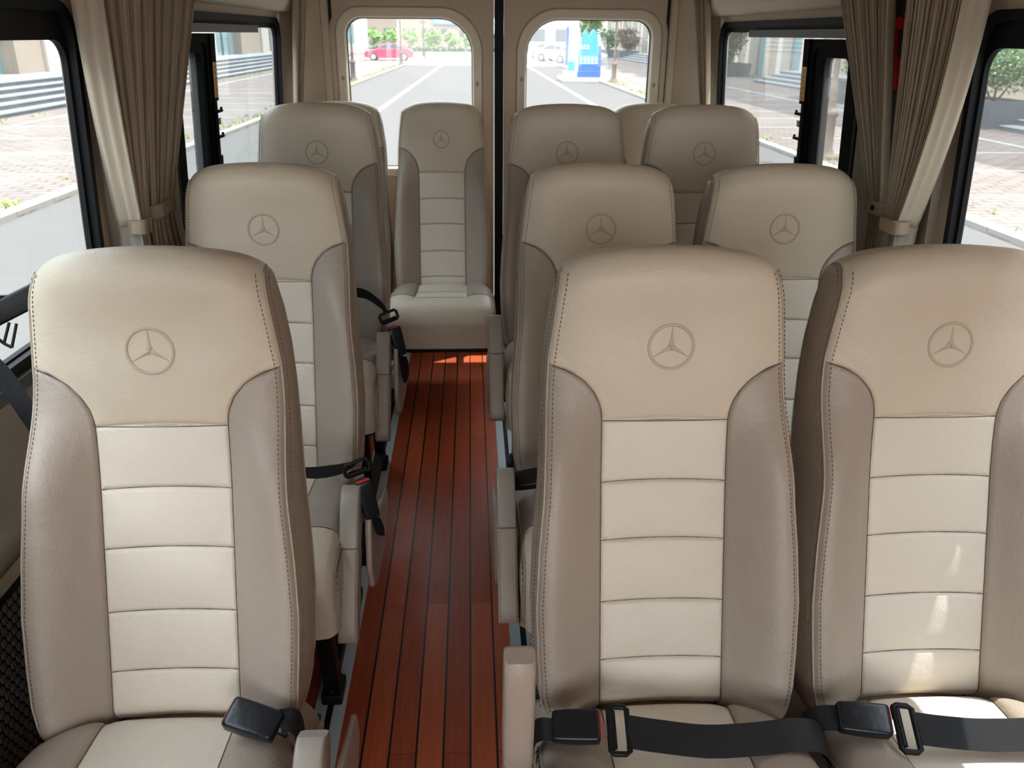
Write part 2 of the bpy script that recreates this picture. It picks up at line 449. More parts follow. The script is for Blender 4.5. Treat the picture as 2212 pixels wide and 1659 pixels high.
    for v in vs:
        row = []
        for x in [-.102 + q for q in span(.204, 14)]:
            vv = v + .004 * (1 - (x / .1) ** 2) * (1 if v > -.63 else 0)
            if v == CH[0]: vv = v
            row.append(S3(x, vv, W(x, vv)))
        rows.append(row)
    MB().grid(rows).build('center_insert', M['cream'], t, True)
    sm = MB()
    for v in CH:
        k = 0 if v == CH[0] else 1
        sm.tube([S3(x, v + k * .004 * (1 - (x / .1) ** 2), W(x, v + k * .004 * (1 - (x / .1) ** 2)) + .0005) for x in np.linspace(-.101, .101, 24)], .0007, 5)
    sm.build('insert_seam', M['seam'], t, True)
    # back panel
    rows = []
    for s in np.linspace(-1, 1, 13):
        vt = VT(s) - .014
        rows.append([S3(s * (A(v) * (1 - .05 * min(1, max(0, (v - .06) / .058))) if v < vt else A(min(VT(s), .157)) * .95), v, TB - .010 * (1 - s * s) * (1 - k / 14)) for k, v in enumerate(list(np.linspace(-.64, vt - .012, 14)) + [vt])])
    MB().grid(rows, flip=True).build('back_panel', M['gusset'], t, True)
    # bottom closure
    rows = [[S3(s * A(-.64), -.64, W(s * A(-.64), -.64)), S3(s * A(-.64), -.64, TB)] for s in np.linspace(-1, 1, 13)]
    MB().grid(rows).build('backrest_underside', M['gusset'], t, True)
    # emblem: ring and three pointed star, raised in the leather
    em = MB(); rings = []
    for k in range(72):
        a = 2 * PI * k / 72; ring = []
        for j in range(8):
            b = PI * j / 7; rr = .0348 + .0026 * cos(b); u, v = rr * cos(a), rr * sin(a)
            ring.append(S3(u, v, W(u, v) + .0016 * sin(b) + .0001))
        rings.append(ring)
    em.grid(rings, cr=True, flip=True)
    for ang in (90, 210, 330):
        a = math.radians(ang); d = (cos(a), sin(a)); n = (-sin(a), cos(a))
        def pt(l, o_, h): 
            u = d[0] * l + n[0] * o_; v = d[1] * l + n[1] * o_; return S3(u, v, W(u, v) + h)
        prof = [(.0, .0), (.0028, .0052), (.008, .0034), (.016, .0021), (.025, .0012), (.0335, .0004)]
        g = []
        for l, hw in prof:
            h = .0022 * (1 - l / .05)
            g.append([pt(l, -hw, .0001), pt(l, -hw * .5, h * .55), pt(l, 0, h), pt(l, hw * .5, h * .55), pt(l, hw, .0001)])
        em.grid(g, flip=True)
    em.build('star_emblem', M['emboss'], t, True)

HW = .208; NC = 64; I1 = 58
def cush_path():
    P = []
    for y in np.linspace(-.06, -.50, NC): P.append((y, .396 + .056 * (-.06 - y) / .44, 0, 1))
    cy, cz, R = -.545, .384, .068
    for a in np.linspace(PI / 2, 0, 12)[0:]:
        P.append((cy - R * cos(a), cz + R * sin(a), -cos(a), sin(a)))
    for z in np.linspace(.378, .29, 5): P.append((cy - R + .06 * (.384 - z) , z, -1, 0))
    return P
CP = cush_path()
def cz_off(x, i, sect):
    ax = abs(x)
    h = .0
    y = CP[i][0]
    fade = 1 - min(1, max(0, (-.40 - y) / .16)) if CP[i][3] > .99 else 0
    if ax > .098: h += .026 * fade * sin(PI * min(1, (ax - .098) / (HW - .098 + .02)) ** .8)
    # groove at insert side
    if i < I1: h -= .005 * math.exp(-((ax - .104) / .004) ** 2)
    # rounding to the side
    e = ax - (HW - .030)
    if e > 0: h -= .030 * (1 - math.sqrt(max(0, 1 - (e / .030) ** 2)))
    bk = min(1, max(0, (y + .30) / .15)) if i < NC else 0
    h += (.004 + .012 * bk) * cos(x / HW * PI / 2) - .026 * bk * max(0, (ax - .09) / .11)
    if i < NC:
        q = min(1, max(0, (ax - .08) / .11)); dd = (-.146 - .046 * q * q * (3 - 2 * q)) - y
        h -= .045 * math.exp(-(max(0, dd + .004) / .010) ** 1.1)
    return h
def cushion(t, side_mat='taupe'):
    def pt(x, i, extra=0):
        y, z, ny, nz = CP[i]; h = cz_off(x, i, 0) + extra
        return (x, y + ny * h, z + nz * h)
    xs_in = [-.104 + q for q in span(.208, 12)]
    gi = [[pt(x, i, -.005 * math.exp(-((CP[i][0] + .335) / .004) ** 2)) for x in xs_in] for i in range(0, I1 + 1)]
    MB().grid(gi, flip=False).build('seat_insert', M['cream'], t, True)
    for sg in (-1, 1):
        xs = [.104 + q for q in span(HW - .104, 14)]
        xs[-1] = HW
        g = [[pt(sg * x, i) for x in xs] for i in range(0, I1 + 1)]
        MB().grid(g, flip=(sg < 0)).build('cushion_bolster', M['taupe'], t, True)
    xs = sorted(set([round(v, 4) for v in list(np.linspace(-HW, HW, 25)) + [-HW + .003, -HW + .008, -HW + .015, HW - .003, HW - .008, HW - .015]]))
    g = [[pt(x, i) for x in xs] for i in range(I1, len(CP))]
    MB().grid(g).build('front_panel', M['head'], t, True)
    sm = MB()
    sm.tube([pt(x, I1, .0008) for x in np.linspace(-HW + .002, HW - .002, 40)], .0008, 5)
    for sg in (-1, 1): sm.tube([pt(sg * .104, i, .0012) for i in range(0, I1 + 1)], .0008, 5)
    y0 = -.335
    i0 = min(range(NC), key=lambda i: abs(CP[i][0] - y0))
    sm.tube([pt(x, i0, .001) for x in np.linspace(-.103, .103, 16)], .0007, 5)
    sm.build('cushion_seam', M['seam'], t, True)
    # side skirts
    for sg in (-1, 1):
        g = []
        for i in range(0, len(CP)):
            x, y, z = pt(sg * HW, i)
            yb = max(y, CP[-1][0]) 
            zb = .285
            row = []
            for q in (0, .08, .2, .4, .6, .8, 1):
                row.append((sg * (HW + .008 * sin(PI * q ** .6)), y + (yb - y) * q * .3, z + (zb - z) * q))
            g.append(row)
        MB().grid(g, flip=(sg > 0)).build('cushion_side', M['gusset'], t, True)
        e = [pt(sg * (HW - .001), i, -.0) for i in range(len(CP))]
        pp = MB().tube([(x + sg * .001, y, z + .001) for x, y, z in e[14:]], .0022, 6)
        pp.tube([(x + sg * .004, y, z - .008) for x, y, z in e[14:-5]], .0016, 6)
        pp.build('cushion_piping', M['taupe'], t, True)
        st = MB()
        for k in range(20, len(e) - 5, 2):
            a = Vector(e[k]); b = Vector(e[k + 2]); n = max(1, int((b - a).length / .0085))
            for j in range(n):
                p = a.lerp(b, j / n); q = a.lerp(b, (j + .55) / n)
                for dx, dz in ((-.007, .0045), (.0055, -.005)):
                    if k > NC - 1 and dx < 0: dz = 0
                    st.tube([p + Vector((sg * dx, 0, dz)), q + Vector((sg * dx, 0, dz))], .0008, 4)
        st.build('cushion_stitching', M['thread'], t)
    # underside
    MB().box(-HW + .004, HW - .004, -.58, -.03, .283, .292).build('seat_pan', M['black'], t)
    mb = MB(); mb.box(-HW + .02, HW - .02, -.52, -.06, .24, .283, bev=.006); mb.build('seat_frame', M['black'], t)

def seat_legs(t, dz, bench=False):
    for sx in (-1, 1):
        xx = sx * .155
        for (yt, yf) in (((.17, .21),) if bench else ((-.50, -.44), (-.13, -.10))):
            mb = MB()
            w = .017
            pts = [(yt, .25), (yt + .035, .25), (yf + .03, .03 - dz), (yf - .012, .03 - dz)]
            mb.prism(pts, 'x', xx - w, xx + w)
            mb.box(xx - .024, xx + .024, yf - .03, yf + .045, .002 - dz, .032 - dz, bev=.006)
            mb.lathe([(.0, .040 - dz), (.010, .040 - dz), (.012, .030 - dz)], xx, yf - .012, 12)
            fix_normals(mb.build('leg', M['black'], t))
        if bench:
            MB().box(xx - .015, xx + .015, -.45, .20, .225, .25, bev=.004).build('leg_brace', M['black'], t); continue
        mb = MB(); mb.box(xx - .015, xx + .015, -.42, -.12, .05 - dz, .075 - dz); mb.build('leg_brace', M['black'], t)

def armrest(t, sg, ang, off=(0, 0, 0), scale=1.0):
    """plastic arm with leather pad; ang degrees below the horizontal, pivoting at the backrest foot"""
    px, py, pz = sg * .228 + off[0], -.375 + off[1], .555 + off[2]
    a = math.radians(ang)
    d = Vector((0, -cos(a), -sin(a))); n = Vector((0, -sin(a), cos(a))); x = Vector((1, 0, 0))
    def P(s, o, h): return tuple(Vector((px, py, pz)) + d * s * scale + x * o * scale + n * h * scale)
    def body(prof, hwid, bev=.005, mi=0):
        # prof: list of (s, hbot, htop)
        rings = []
        for s, hb, ht in prof:
            b = bev; ring = []
            pts = [(-hwid + b, hb), (hwid - b, hb), (hwid, hb + b), (hwid, ht - b), (hwid - b * .3, ht - b * .3), (hwid - b, ht), (-hwid + b, ht), (-hwid + b * .3, ht - b * .3), (-hwid, ht - b), (-hwid, hb + b)]
            rings.append([P(s, o, h) for o, h in pts])
        mb = MB(); mb.grid(rings, cc=True)
        mb.add(rings[0], [tuple(range(10))]); mb.add(rings[-1], [tuple(range(9, -1, -1))])
        return mb
    arm = body([(-.012, -.03, .002), (-.006, -.036, .014), (.004, -.042, .024), (.02, -.044, .032), (.045, -.042, .037), (.08, -.034, .037), (.122, -.026, .035)], .0195).build('armrest', M['plastic'], t)
    shade_auto(fix_normals(arm), 50)
    pad = body([(.122, -.024, .030), (.1235, -.026, .036), (.128, -.028, .040), (.18, -.026, .040), (.25, -.022, .038), (.290, -.018, .036), (.305, -.014, .030), (.313, -.008, .020)], .0205, .006).build('arm_pad', M['taupe'], arm)
    shade_auto(fix_normals(pad), 60)
    st = MB()
    for o in (-.0165, .0165):
        s = .130
        while s < .30:
            h = .0405 if s < .2 else .0405 - (s - .2) * .045
            st.tube([P(s, o, h), P(s + .004, o, h)], .0006, 4); s += .007
    st.build('pad_stitching', M['thread'], arm)
    ld = MB().tube([P(.1228, o, .036) for o in (-.019, .019)], .0009, 5); ld.build('pad_seam', M['seam'], arm)
    return arm

def side_cover(t, sg, dx=0):
    x0, x1 = sorted((sg * (.248 + dx), sg * (.262 + dx)))
    poly = [(-.33, .40), (-.345, .46), (-.365, .475), (-.39, .465), (-.41, .42), (-.43, .33), (-.41, .27), (-.35, .235), (-.20, .225), (-.10, .24), (-.06, .28), (-.07, .33), (-.2, .36)]
    mb = MB(); mb.prism(poly, 'x', x0, x1)
    o = fix_normals(mb.build('side_cover', M['taupe'], t))
    bv = o.modifiers.new('b', 'BEVEL'); bv.width = .007; bv.segments = 3; bv.limit_method = 'ANGLE'
    # bracket joining cover to the frame
    x0, x1 = sorted((sg * .18, sg * .252))
    MB().box(x0, x1, -.30, -.18, .25, .30).build('cover_bracket', M['black'], t)

ROWS = [(1.2102, -.003), (1.9686, .016), (2.7438, .0925), (3.63, .034)]
COLX = {'L': -.4864, 'M': .3074, 'R': .7522}
base = thing('passenger_seat', 'x', 'seat')
seat_backrest(base); cushion(base)
seats = {}
G_ = 'leather passenger seats in rows'
SL = {
 ('L', 0): 'nearest cream and taupe leather seat on the window side left of the wooden aisle',
 ('M', 0): 'front row leather seat right of the aisle with raised sunlit armrest at its side',
 ('R', 0): 'front row leather seat with sunlit cushion, cut off by the photo edge',
 ('L', 1): 'second row leather seat left of the aisle with upright buckled belt and drooping armrest',
 ('M', 1): 'second row leather seat right of the aisle, directly behind the raised armrest seat',
 ('R', 1): 'second row leather seat at the right windows, below the tied curtains and red hammer',
 ('L', 2): 'third row leather seat left of the aisle with an arched black belt',
 ('M', 2): 'third row leather seat right of the aisle below the blue sign in the window',
 ('R', 2): 'third row leather seat beside the right sliding window with daylight on its edge',
 ('A', 3): 'rear bench leather seat half hidden behind the third row seat left of the aisle',
 ('B', 3): 'rear bench leather seat facing straight down the aisle with its full cushion showing',
 ('D', 3): 'rear bench leather seat by the right rear corner, only its pale top showing',
}
XS4 = {'A': -.545, 'B': -.1235, 'D': .768}
first = True; bench = None
for key in SL:
    c, r = key; y, dz = ROWS[r]
    x = COLX.get(c, XS4.get(c))
    if r == 3 and bench is None:
        BENCH = True; bench = thing('bench_seat', 'x', 'seat'); seat_backrest(bench); cushion(bench); o = bench
        for ch in bench.children: ch.location.z = -.012 if ch.name.startswith(('seat', 'cushion', 'front')) else 0
    elif r == 3: o = copy_tree(bench)
    else: o = base if first else copy_tree(base)
    first = False
    o.location = (x, y, dz); o['label'] = SL[key]; o['category'] = 'seat'; o['group'] = G_ if r < 3 else 'rear bench seats'
    seats[key] = o
base_children_done = True
for key, o in seats.items():
    c, r = key; dz = ROWS[r][1]
    seat_legs(o, dz, r == 3)
    if c == 'L' and r < 3: side_cover(o, 1, .016 if r == 0 else 0)
    if c == 'M' and r < 3: side_cover(o, -1)
armrest(seats[('L', 0)], 1, 62, (.034, .03, -.015))
armrest(seats[('L', 1)], 1, 57, (-.004, -.02, -.045))
armrest(seats[('L', 2)], 1, 57, (-.004, -.02, -.045))
armrest(seats[('M', 1)], -1, 50, (-.012, 0, -.02))
armrest(seats[('M', 2)], -1, 50, (-.012, 0, 0))
armrest(seats[('M', 0)], -1, -82, (-.022, .07, -.183), 1.0)

# ------------------------------------------------------------------ belts
def webbing(name, pts, width, parent, wdirs, th_=.0014, m='webbing'):
    pts = [Vector(p) for p in pts]
    # catmull-rom resample
    Q = []; Wd = []
    n = len(pts)
    wd = [Vector(w).normalized() for w in (wdirs if isinstance(wdirs[0], (tuple, list)) else [wdirs] * n)]
    for i in range(n - 1):
        p0, p1, p2, p3 = pts[max(i - 1, 0)], pts[i], pts[i + 1], pts[min(i + 2, n - 1)]
        for k in range(8):
            u = k / 8
            Q.append(.5 * ((2 * p1) + (p2 - p0) * u + (2 * p0 - 5 * p1 + 4 * p2 - p3) * u * u + (3 * p1 - p0 - 3 * p2 + p3) * u ** 3))
            Wd.append(wd[i].lerp(wd[i + 1], u).normalized())
    Q.append(pts[-1]); Wd.append(wd[-1])
    V = []; U = []; F = []; s = 0
    K = 5
    top = []; bot = []
    for i, q in enumerate(Q):
        t = (Q[min(i + 1, len(Q) - 1)] - Q[max(i - 1, 0)]).normalized()
        w = (Wd[i] - t * Wd[i].dot(t)).normalized(); nn = t.cross(w)
        if i: s += (Q[i] - Q[i - 1]).length
        for k in range(K):
            o_ = (k / (K - 1) - .5) * width
            V.append(q + w * o_ + nn * th_ * .5); U.append((o_ * 20, s * 20))
        for k in range(K):
            o_ = ((K - 1 - k) / (K - 1) - .5) * width
            V.append(q + w * o_ - nn * th_ * .5); U.append((o_ * 20, s * 20))
    for i in range(len(Q) - 1):
        for k in range(2 * K):
            a = i * 2 * K + k; b = i * 2 * K + (k + 1) % (2 * K)
            F.append((a, b, b + 2 * K, a + 2 * K))
    o = link(name, V, F, M[m], parent, True, U)
    shade_auto(o, 60)
    return o

def buckle(parent, p, d, n, Lh=.076, Wd=.042, Th=.024):
    """red button end points along d"""
    d = Vector(d).normalized(); n = Vector(n); n = (n - d * n.dot(d)).normalized(); s = d.cross(n)
    p = Vector(p)
    T = Matrix(((d.x, s.x, n.x, p.x), (d.y, s.y, n.y, p.y), (d.z, s.z, n.z, p.z), (0, 0, 0, 1)))
    rings = []
    for q, ws, hs in ((-.5, .80, .62), (-.485, .88, .78), (-.42, .93, .86), (-.2, .97, .96), (.1, 1, 1), (.4, 1, .98), (.48, .98, .94), (.5, .93, .86)):
        ring = []
        for k in range(24):
            a = 2 * PI * k / 24; ca, sa = cos(a), sin(a)
            ex = .28
            ring.append(T @ Vector((q * Lh, Wd / 2 * ws * math.copysign(abs(ca) ** ex, ca), Th / 2 * hs * math.copysign(abs(sa) ** ex, sa))))
        rings.append(ring)
    mb = MB(); mb.grid(rings, cc=True); mb.add(rings[0], [tuple(range(24))]); mb.add(rings[-1], [tuple(range(23, -1, -1))])
    b = shade_auto(fix_normals(mb.build('buckle', M['buckle'], parent)), 50)
    mb = MB(); mb.box(Lh * .495, Lh * .53, -Wd * .40, Wd * .40, -Th * .02, Th * .34, bev=.001, M4=T); mb.build('release_button', M['red'], b)
    return b, T

def tongue(parent, p, d, n, slot=.05):
    d = Vector(d).normalized(); n = Vector(n); n = (n - d * n.dot(d)).normalized(); s = d.cross(n); p = Vector(p)
    T = Matrix(((d.x, s.x, n.x, p.x), (d.y, s.y, n.y, p.y), (d.z, s.z, n.z, p.z), (0, 0, 0, 1)))
    mb = MB()
    hh = slot / 2 + .006
    loop = [(.0, -hh), (.006, -hh - .004), (.022, -hh - .004), (.028, -hh), (.028, hh), (.022, hh + .004), (.004, hh + .004), (0, hh)]
    pts = [T @ Vector((a, b, 0)) for a, b in loop]
    mb.tube(pts + [pts[0], pts[1]], .0045, 8, caps=False)
    mb.tube([T @ Vector((.004, -hh * .9, 0)), T @ Vector((.004, hh * .9, 0))], .006, 8)
    o = mb.build('tongue', M['black'], parent, True)
    mb = MB(); mb.box(-.03, .002, -.011, .011, -.001, .001, M4=T); mb.build('tongue_plate', M['metal'], o)
    return o

GB = 'black seat belts on the seats'
# front row left: loose buckle
b1 = thing('seat_belt', 'loose black buckle with red button lying on the front left seat cushion near the aisle', 'seat belt', (0, 0, 0), 0, GB)
buckle(b1, (-0.336, 0.982, 0.471), (-1, .34, .10), (.25, -.45, .85), .080, .048, .026)
webbing('webbing', [(-0.298, 0.982, 0.467), (-0.280, 0.993, 0.458), (-0.274, 0.998, 0.427), (-0.276, 1.003, 0.354), (-0.280, 1.014, 0.281)], .036, b1, [(.1, 1, .3)] * 5, .003)
# front row aisle seat right of aisle
b2 = thing('seat_belt', 'black belt fastened across the front aisle seat beside the raised armrest', 'seat belt', (0, 0, 0), 0, GB)
buckle(b2, (0.148, 0.946, 0.476), (1, -.02, -.02), (0, -.45, .9), .070, .048, .026)
tongue(b2, (0.199, 0.943, 0.471), (1, -.02, -.05), (0, -.4, .9))
webbing('webbing', [(0.225, 0.938, 0.472), (0.272, 0.932, 0.467), (0.345, 0.926, 0.460), (0.418, 0.925, 0.463), (0.475, 0.925, 0.469), (0.514, 0.930, 0.458), (0.538, 0.941, 0.422), (0.543, 0.961, 0.375)], .048, b2, [(0, .88, .48)] * 8)
webbing('buckle_strap', [(0.117, 0.946, 0.471), (0.099, 0.956, 0.463), (0.089, 0.982, 0.427), (0.086, 0.993, 0.375)], .034, b2, [(0, 1, .2)] * 4, .003)
# front row window seat on right
b3 = thing('seat_belt', 'black belt fastened across the sunlit front seat at the right windows', 'seat belt', (0, 0, 0), 0, GB)
buckle(b3, (0.587, 0.946, 0.474), (1, -.14, -.04), (0, -.45, .9), .076, .048, .026)
tongue(b3, (0.635, 0.933, 0.469), (1, -.12, -.05), (0, -.4, .9))
webbing('webbing', [(0.661, 0.930, 0.470), (0.711, 0.926, 0.464), (0.773, 0.924, 0.458), (0.857, 0.922, 0.460), (0.941, 0.924, 0.469), (0.993, 0.941, 0.448), (1.008, 0.972, 0.395)], .048, b3, [(0, .88, .48)] * 7)
webbing('buckle_strap', [(0.554, 0.953, 0.471), (0.535, 0.967, 0.458), (0.522, 0.982, 0.432), (0.519, 0.993, 0.385)], .040, b3, [(.1, 1, .2)] * 4, .003)
# second row left
b4 = thing('seat_belt', 'black belt hanging across the second row left seat, buckled upright by the armrest', 'seat belt', (0, 0, 0), 0, GB)
buckle(b4, (-.232, 1.585, .497), (-.22, .10, 1), (.35, -.9, .2), .088, .036, .026)
tongue(b4, (-.250, 1.60, .552), (-.20, .05, 1), (.35, -.9, .2), .034)
webbing('webbing', [(-.68, 1.78, .50), (-.56, 1.72, .512), (-.45, 1.68, .520), (-.36, 1.65, .528), (-.30, 1.62, .552), (-.262, 1.605, .575)], .034, b4, [(0, .8, -.6), (0, .7, -.8), (0, .5, -1), (0, .3, -1), (0, .5, -1), (0, .7, -.6)])
webbing('buckle_strap', [(-.222, 1.58, .455), (-.218, 1.60, .42), (-.225, 1.66, .36), (-.235, 1.74, .31)], .034, b4, [(.9, -.3, 0)] * 4, .003)
# third row left
b5 = thing('seat_belt', 'black belt arched over the third row left cushion with its buckle by the aisle', 'seat belt', (0, 0, 0), 0, GB)
D5 = Vector((0, 2.7438 - 1.9686, .0765))
buckle(b5, Vector((-.226, 1.60, .50)) + D5, (-.22, .10, 1), (.35, -.9, .2), .088, .036, .026)
tongue(b5, Vector((-.246, 1.61, .560)) + D5, (-.30, .05, 1), (.35, -.9, .2), .034)
webbing('webbing', [Vector(q) + D5 for q in [(-.68, 1.78, .50), (-.50, 1.72, .56), (-.40, 1.68, .62), (-.33, 1.65, .635), (-.28, 1.62, .615), (-.255, 1.615, .585)]], .034, b5, [(0, .8, -.6), (0, .7, -.8), (0, .5, -1), (0, .3, -1), (0, .5, -1), (0, .7, -.6)])
webbing('buckle_strap', [Vector(q) + D5 for q in [(-.216, 1.59, .455), (-.212, 1.61, .42), (-.22, 1.67, .36), (-.235, 1.74, .31)]], .034, b5, [(.9, -.3, 0)] * 4, .003)
# second row aisle seat right: buckle stub
b6 = thing('seat_belt', 'small black belt buckle beside the second row seat right of the aisle', 'seat belt', (0, 0, 0), 0, GB)
buckle(b6, (.115, 1.62, .520), (.9, -.1, .2), (0, -.5, .85), .06, .044, .024)
webbing('buckle_strap', [(.09, 1.62, .51), (.078, 1.63, .48), (.078, 1.66, .42), (.085, 1.70, .35)], .034, b6, [(0, 1, .2)] * 4, .003)
# bench belt
b7 = thing('seat_belt', 'black belt end on the rear bench, glimpsed left of the seat facing the aisle', 'seat belt', (0, 0, 0), 0, GB)
webbing('webbing', [(-.44, 3.33, .56), (-.40, 3.30, .565), (-.36, 3.28, .55), (-.335, 3.27, .51), (-.335, 3.28, .44)], .034, b7, [(0, 1, -.3)] * 5)

# ------------------------------------------------------------------ floor
fl = MB(); fl.box(-.84, 1.10, -1.6, 3.96, -.03, 0)
struct(fl.build('floor', M['planks']))
for i, (xa, xb) in enumerate(((-.369, -.300), (.0875, .157))):
    mb = MB(); mid = (xa + xb) / 2
    mb.box(xa, mid - .0075, -1.5, 3.9, 0, .004); mb.box(mid + .0075, xb, -1.5, 3.9, 0, .004)
    mb.box(mid - .0075, mid + .0075, -1.5, 3.9, 0, .001, 1)
    o = mb.build('seat_rail', M['alu'], mats=[M['rubber']])
    tag(o, ['pale metal seat rail with black slot along the left edge of the aisle', 'pale metal seat rail with black slot along the right edge of the aisle'][i], 'rail', 'metal seat rails in the floor')
for i, (xa, xb) in enumerate(((-.80, -.70), (.93, 1.05))):
    mb = MB(); mb.box(xa, xb, 2.1, 3.3, 0, .22, bev=.03)
    struct(mb.build('wall_%s_wheel_arch' % ('left', 'right')[i], M['wallgrey']))

# ------------------------------------------------------------------ body shell
CXV = .135
def wx(sd, z):
    """inner face of the side wall at height z, sd -1 left, +1 right"""
    if z > 1.0: h = .908 + .055 * (1.43 - z)
    else: h = .932
    if z > 1.55: h -= (z - 1.55) ** 1.5 * .6
    return CXV + sd * h
def rrect(y0, y1, z0, z1, r, n=8):
    """rounded rectangle outline (list of (y,z)), r = 4 radii (bl, br, tr, tl)"""
    if not isinstance(r, (tuple, list)): r = (r,) * 4
    P = []
    for (cy, cz, a0, rr) in ((y0 + r[0], z0 + r[0], 180, r[0]), (y1 - r[1], z0 + r[1], 270, r[1]), (y1 - r[2], z1 - r[2], 0, r[2]), (y0 + r[3], z1 - r[3], 90, r[3])):
        for k in range(n + 1):
            a = math.radians(a0 + 90 * k / n); P.append((cy + rr * cos(a), cz + rr * sin(a)))
    return P
def ray_poly(poly, c, ang):
    dx, dy = cos(ang), sin(ang); best = 0
    n = len(poly)
    for i in range(n):
        x1, y1 = poly[i][0] - c[0], poly[i][1] - c[1]; x2, y2 = poly[(i + 1) % n][0] - c[0], poly[(i + 1) % n][1] - c[1]
        ex, ey = x2 - x1, y2 - y1; den = dx * ey - dy * ex
        if abs(den) < 1e-12: continue
        t_ = (x1 * ey - y1 * ex) / den; u_ = (x1 * dy - y1 * dx) / den
        if t_ > 0 and -1e-9 <= u_ <= 1 + 1e-9: best = max(best, t_)
    return (c[0] + dx * best, c[1] + dy * best)
def angles_for(c, polys, n=72):
    A_ = [2 * PI * k / n for k in range(n)]
    for p in polys:
        for q in p: A_.append(math.atan2(q[1] - c[1], q[0] - c[0]) % (2 * PI))
    A_ = sorted(A_); out = []
    for a in A_:
        if not out or a - out[-1] > 1e-4: out.append(a)
    return out
def wall_ring(mb, sd, outer, inner, d0, d1, mi=0, z_fn=None):
    """ring between two loops in the side wall plane, between offsets d0 (inner surface, towards cabin +) and d1"""
    c = (sum(p[0] for p in inner) / len(inner), sum(p[1] for p in inner) / len(inner))
    an = angles_for(c, [outer, inner])
    O = [ray_poly(outer, c, a) for a in an]; I = [ray_poly(inner, c, a) for a in an]
    P = lambda p, d: (wx(sd, p[1]) - sd * d, p[0], p[1])
    rows = [[P(p, d1) for p in O], [P(p, d0) for p in O], [P(p, d0) for p in I], [P(p, d1) for p in I]]
    mb.grid(rows, mi, cc=True, cr=True)
    return mb
def wall_rect(mb, sd, y0, y1, z0, z1, d0=0, d1=-.03, mi=0, nz=4):
    zs = np.linspace(z0, z1, nz + 1)
    P = lambda y, z, d: (wx(sd, z) - sd * d, y, z)
    rows = [[P(y0, z, d0) for z in zs] + [P(y0, z, d1) for z in zs[::-1]], [P(y1, z, d0) for z in zs] + [P(y1, z, d1) for z in zs[::-1]]]
    mb.grid(rows, mi, cc=True)
    k = 2 * len(zs)
    for r in rows:
        mb.add(r, [(i, i + 1, k - 2 - i, k - 1 - i) for i in range(len(zs) - 1)], mi)
    return mb

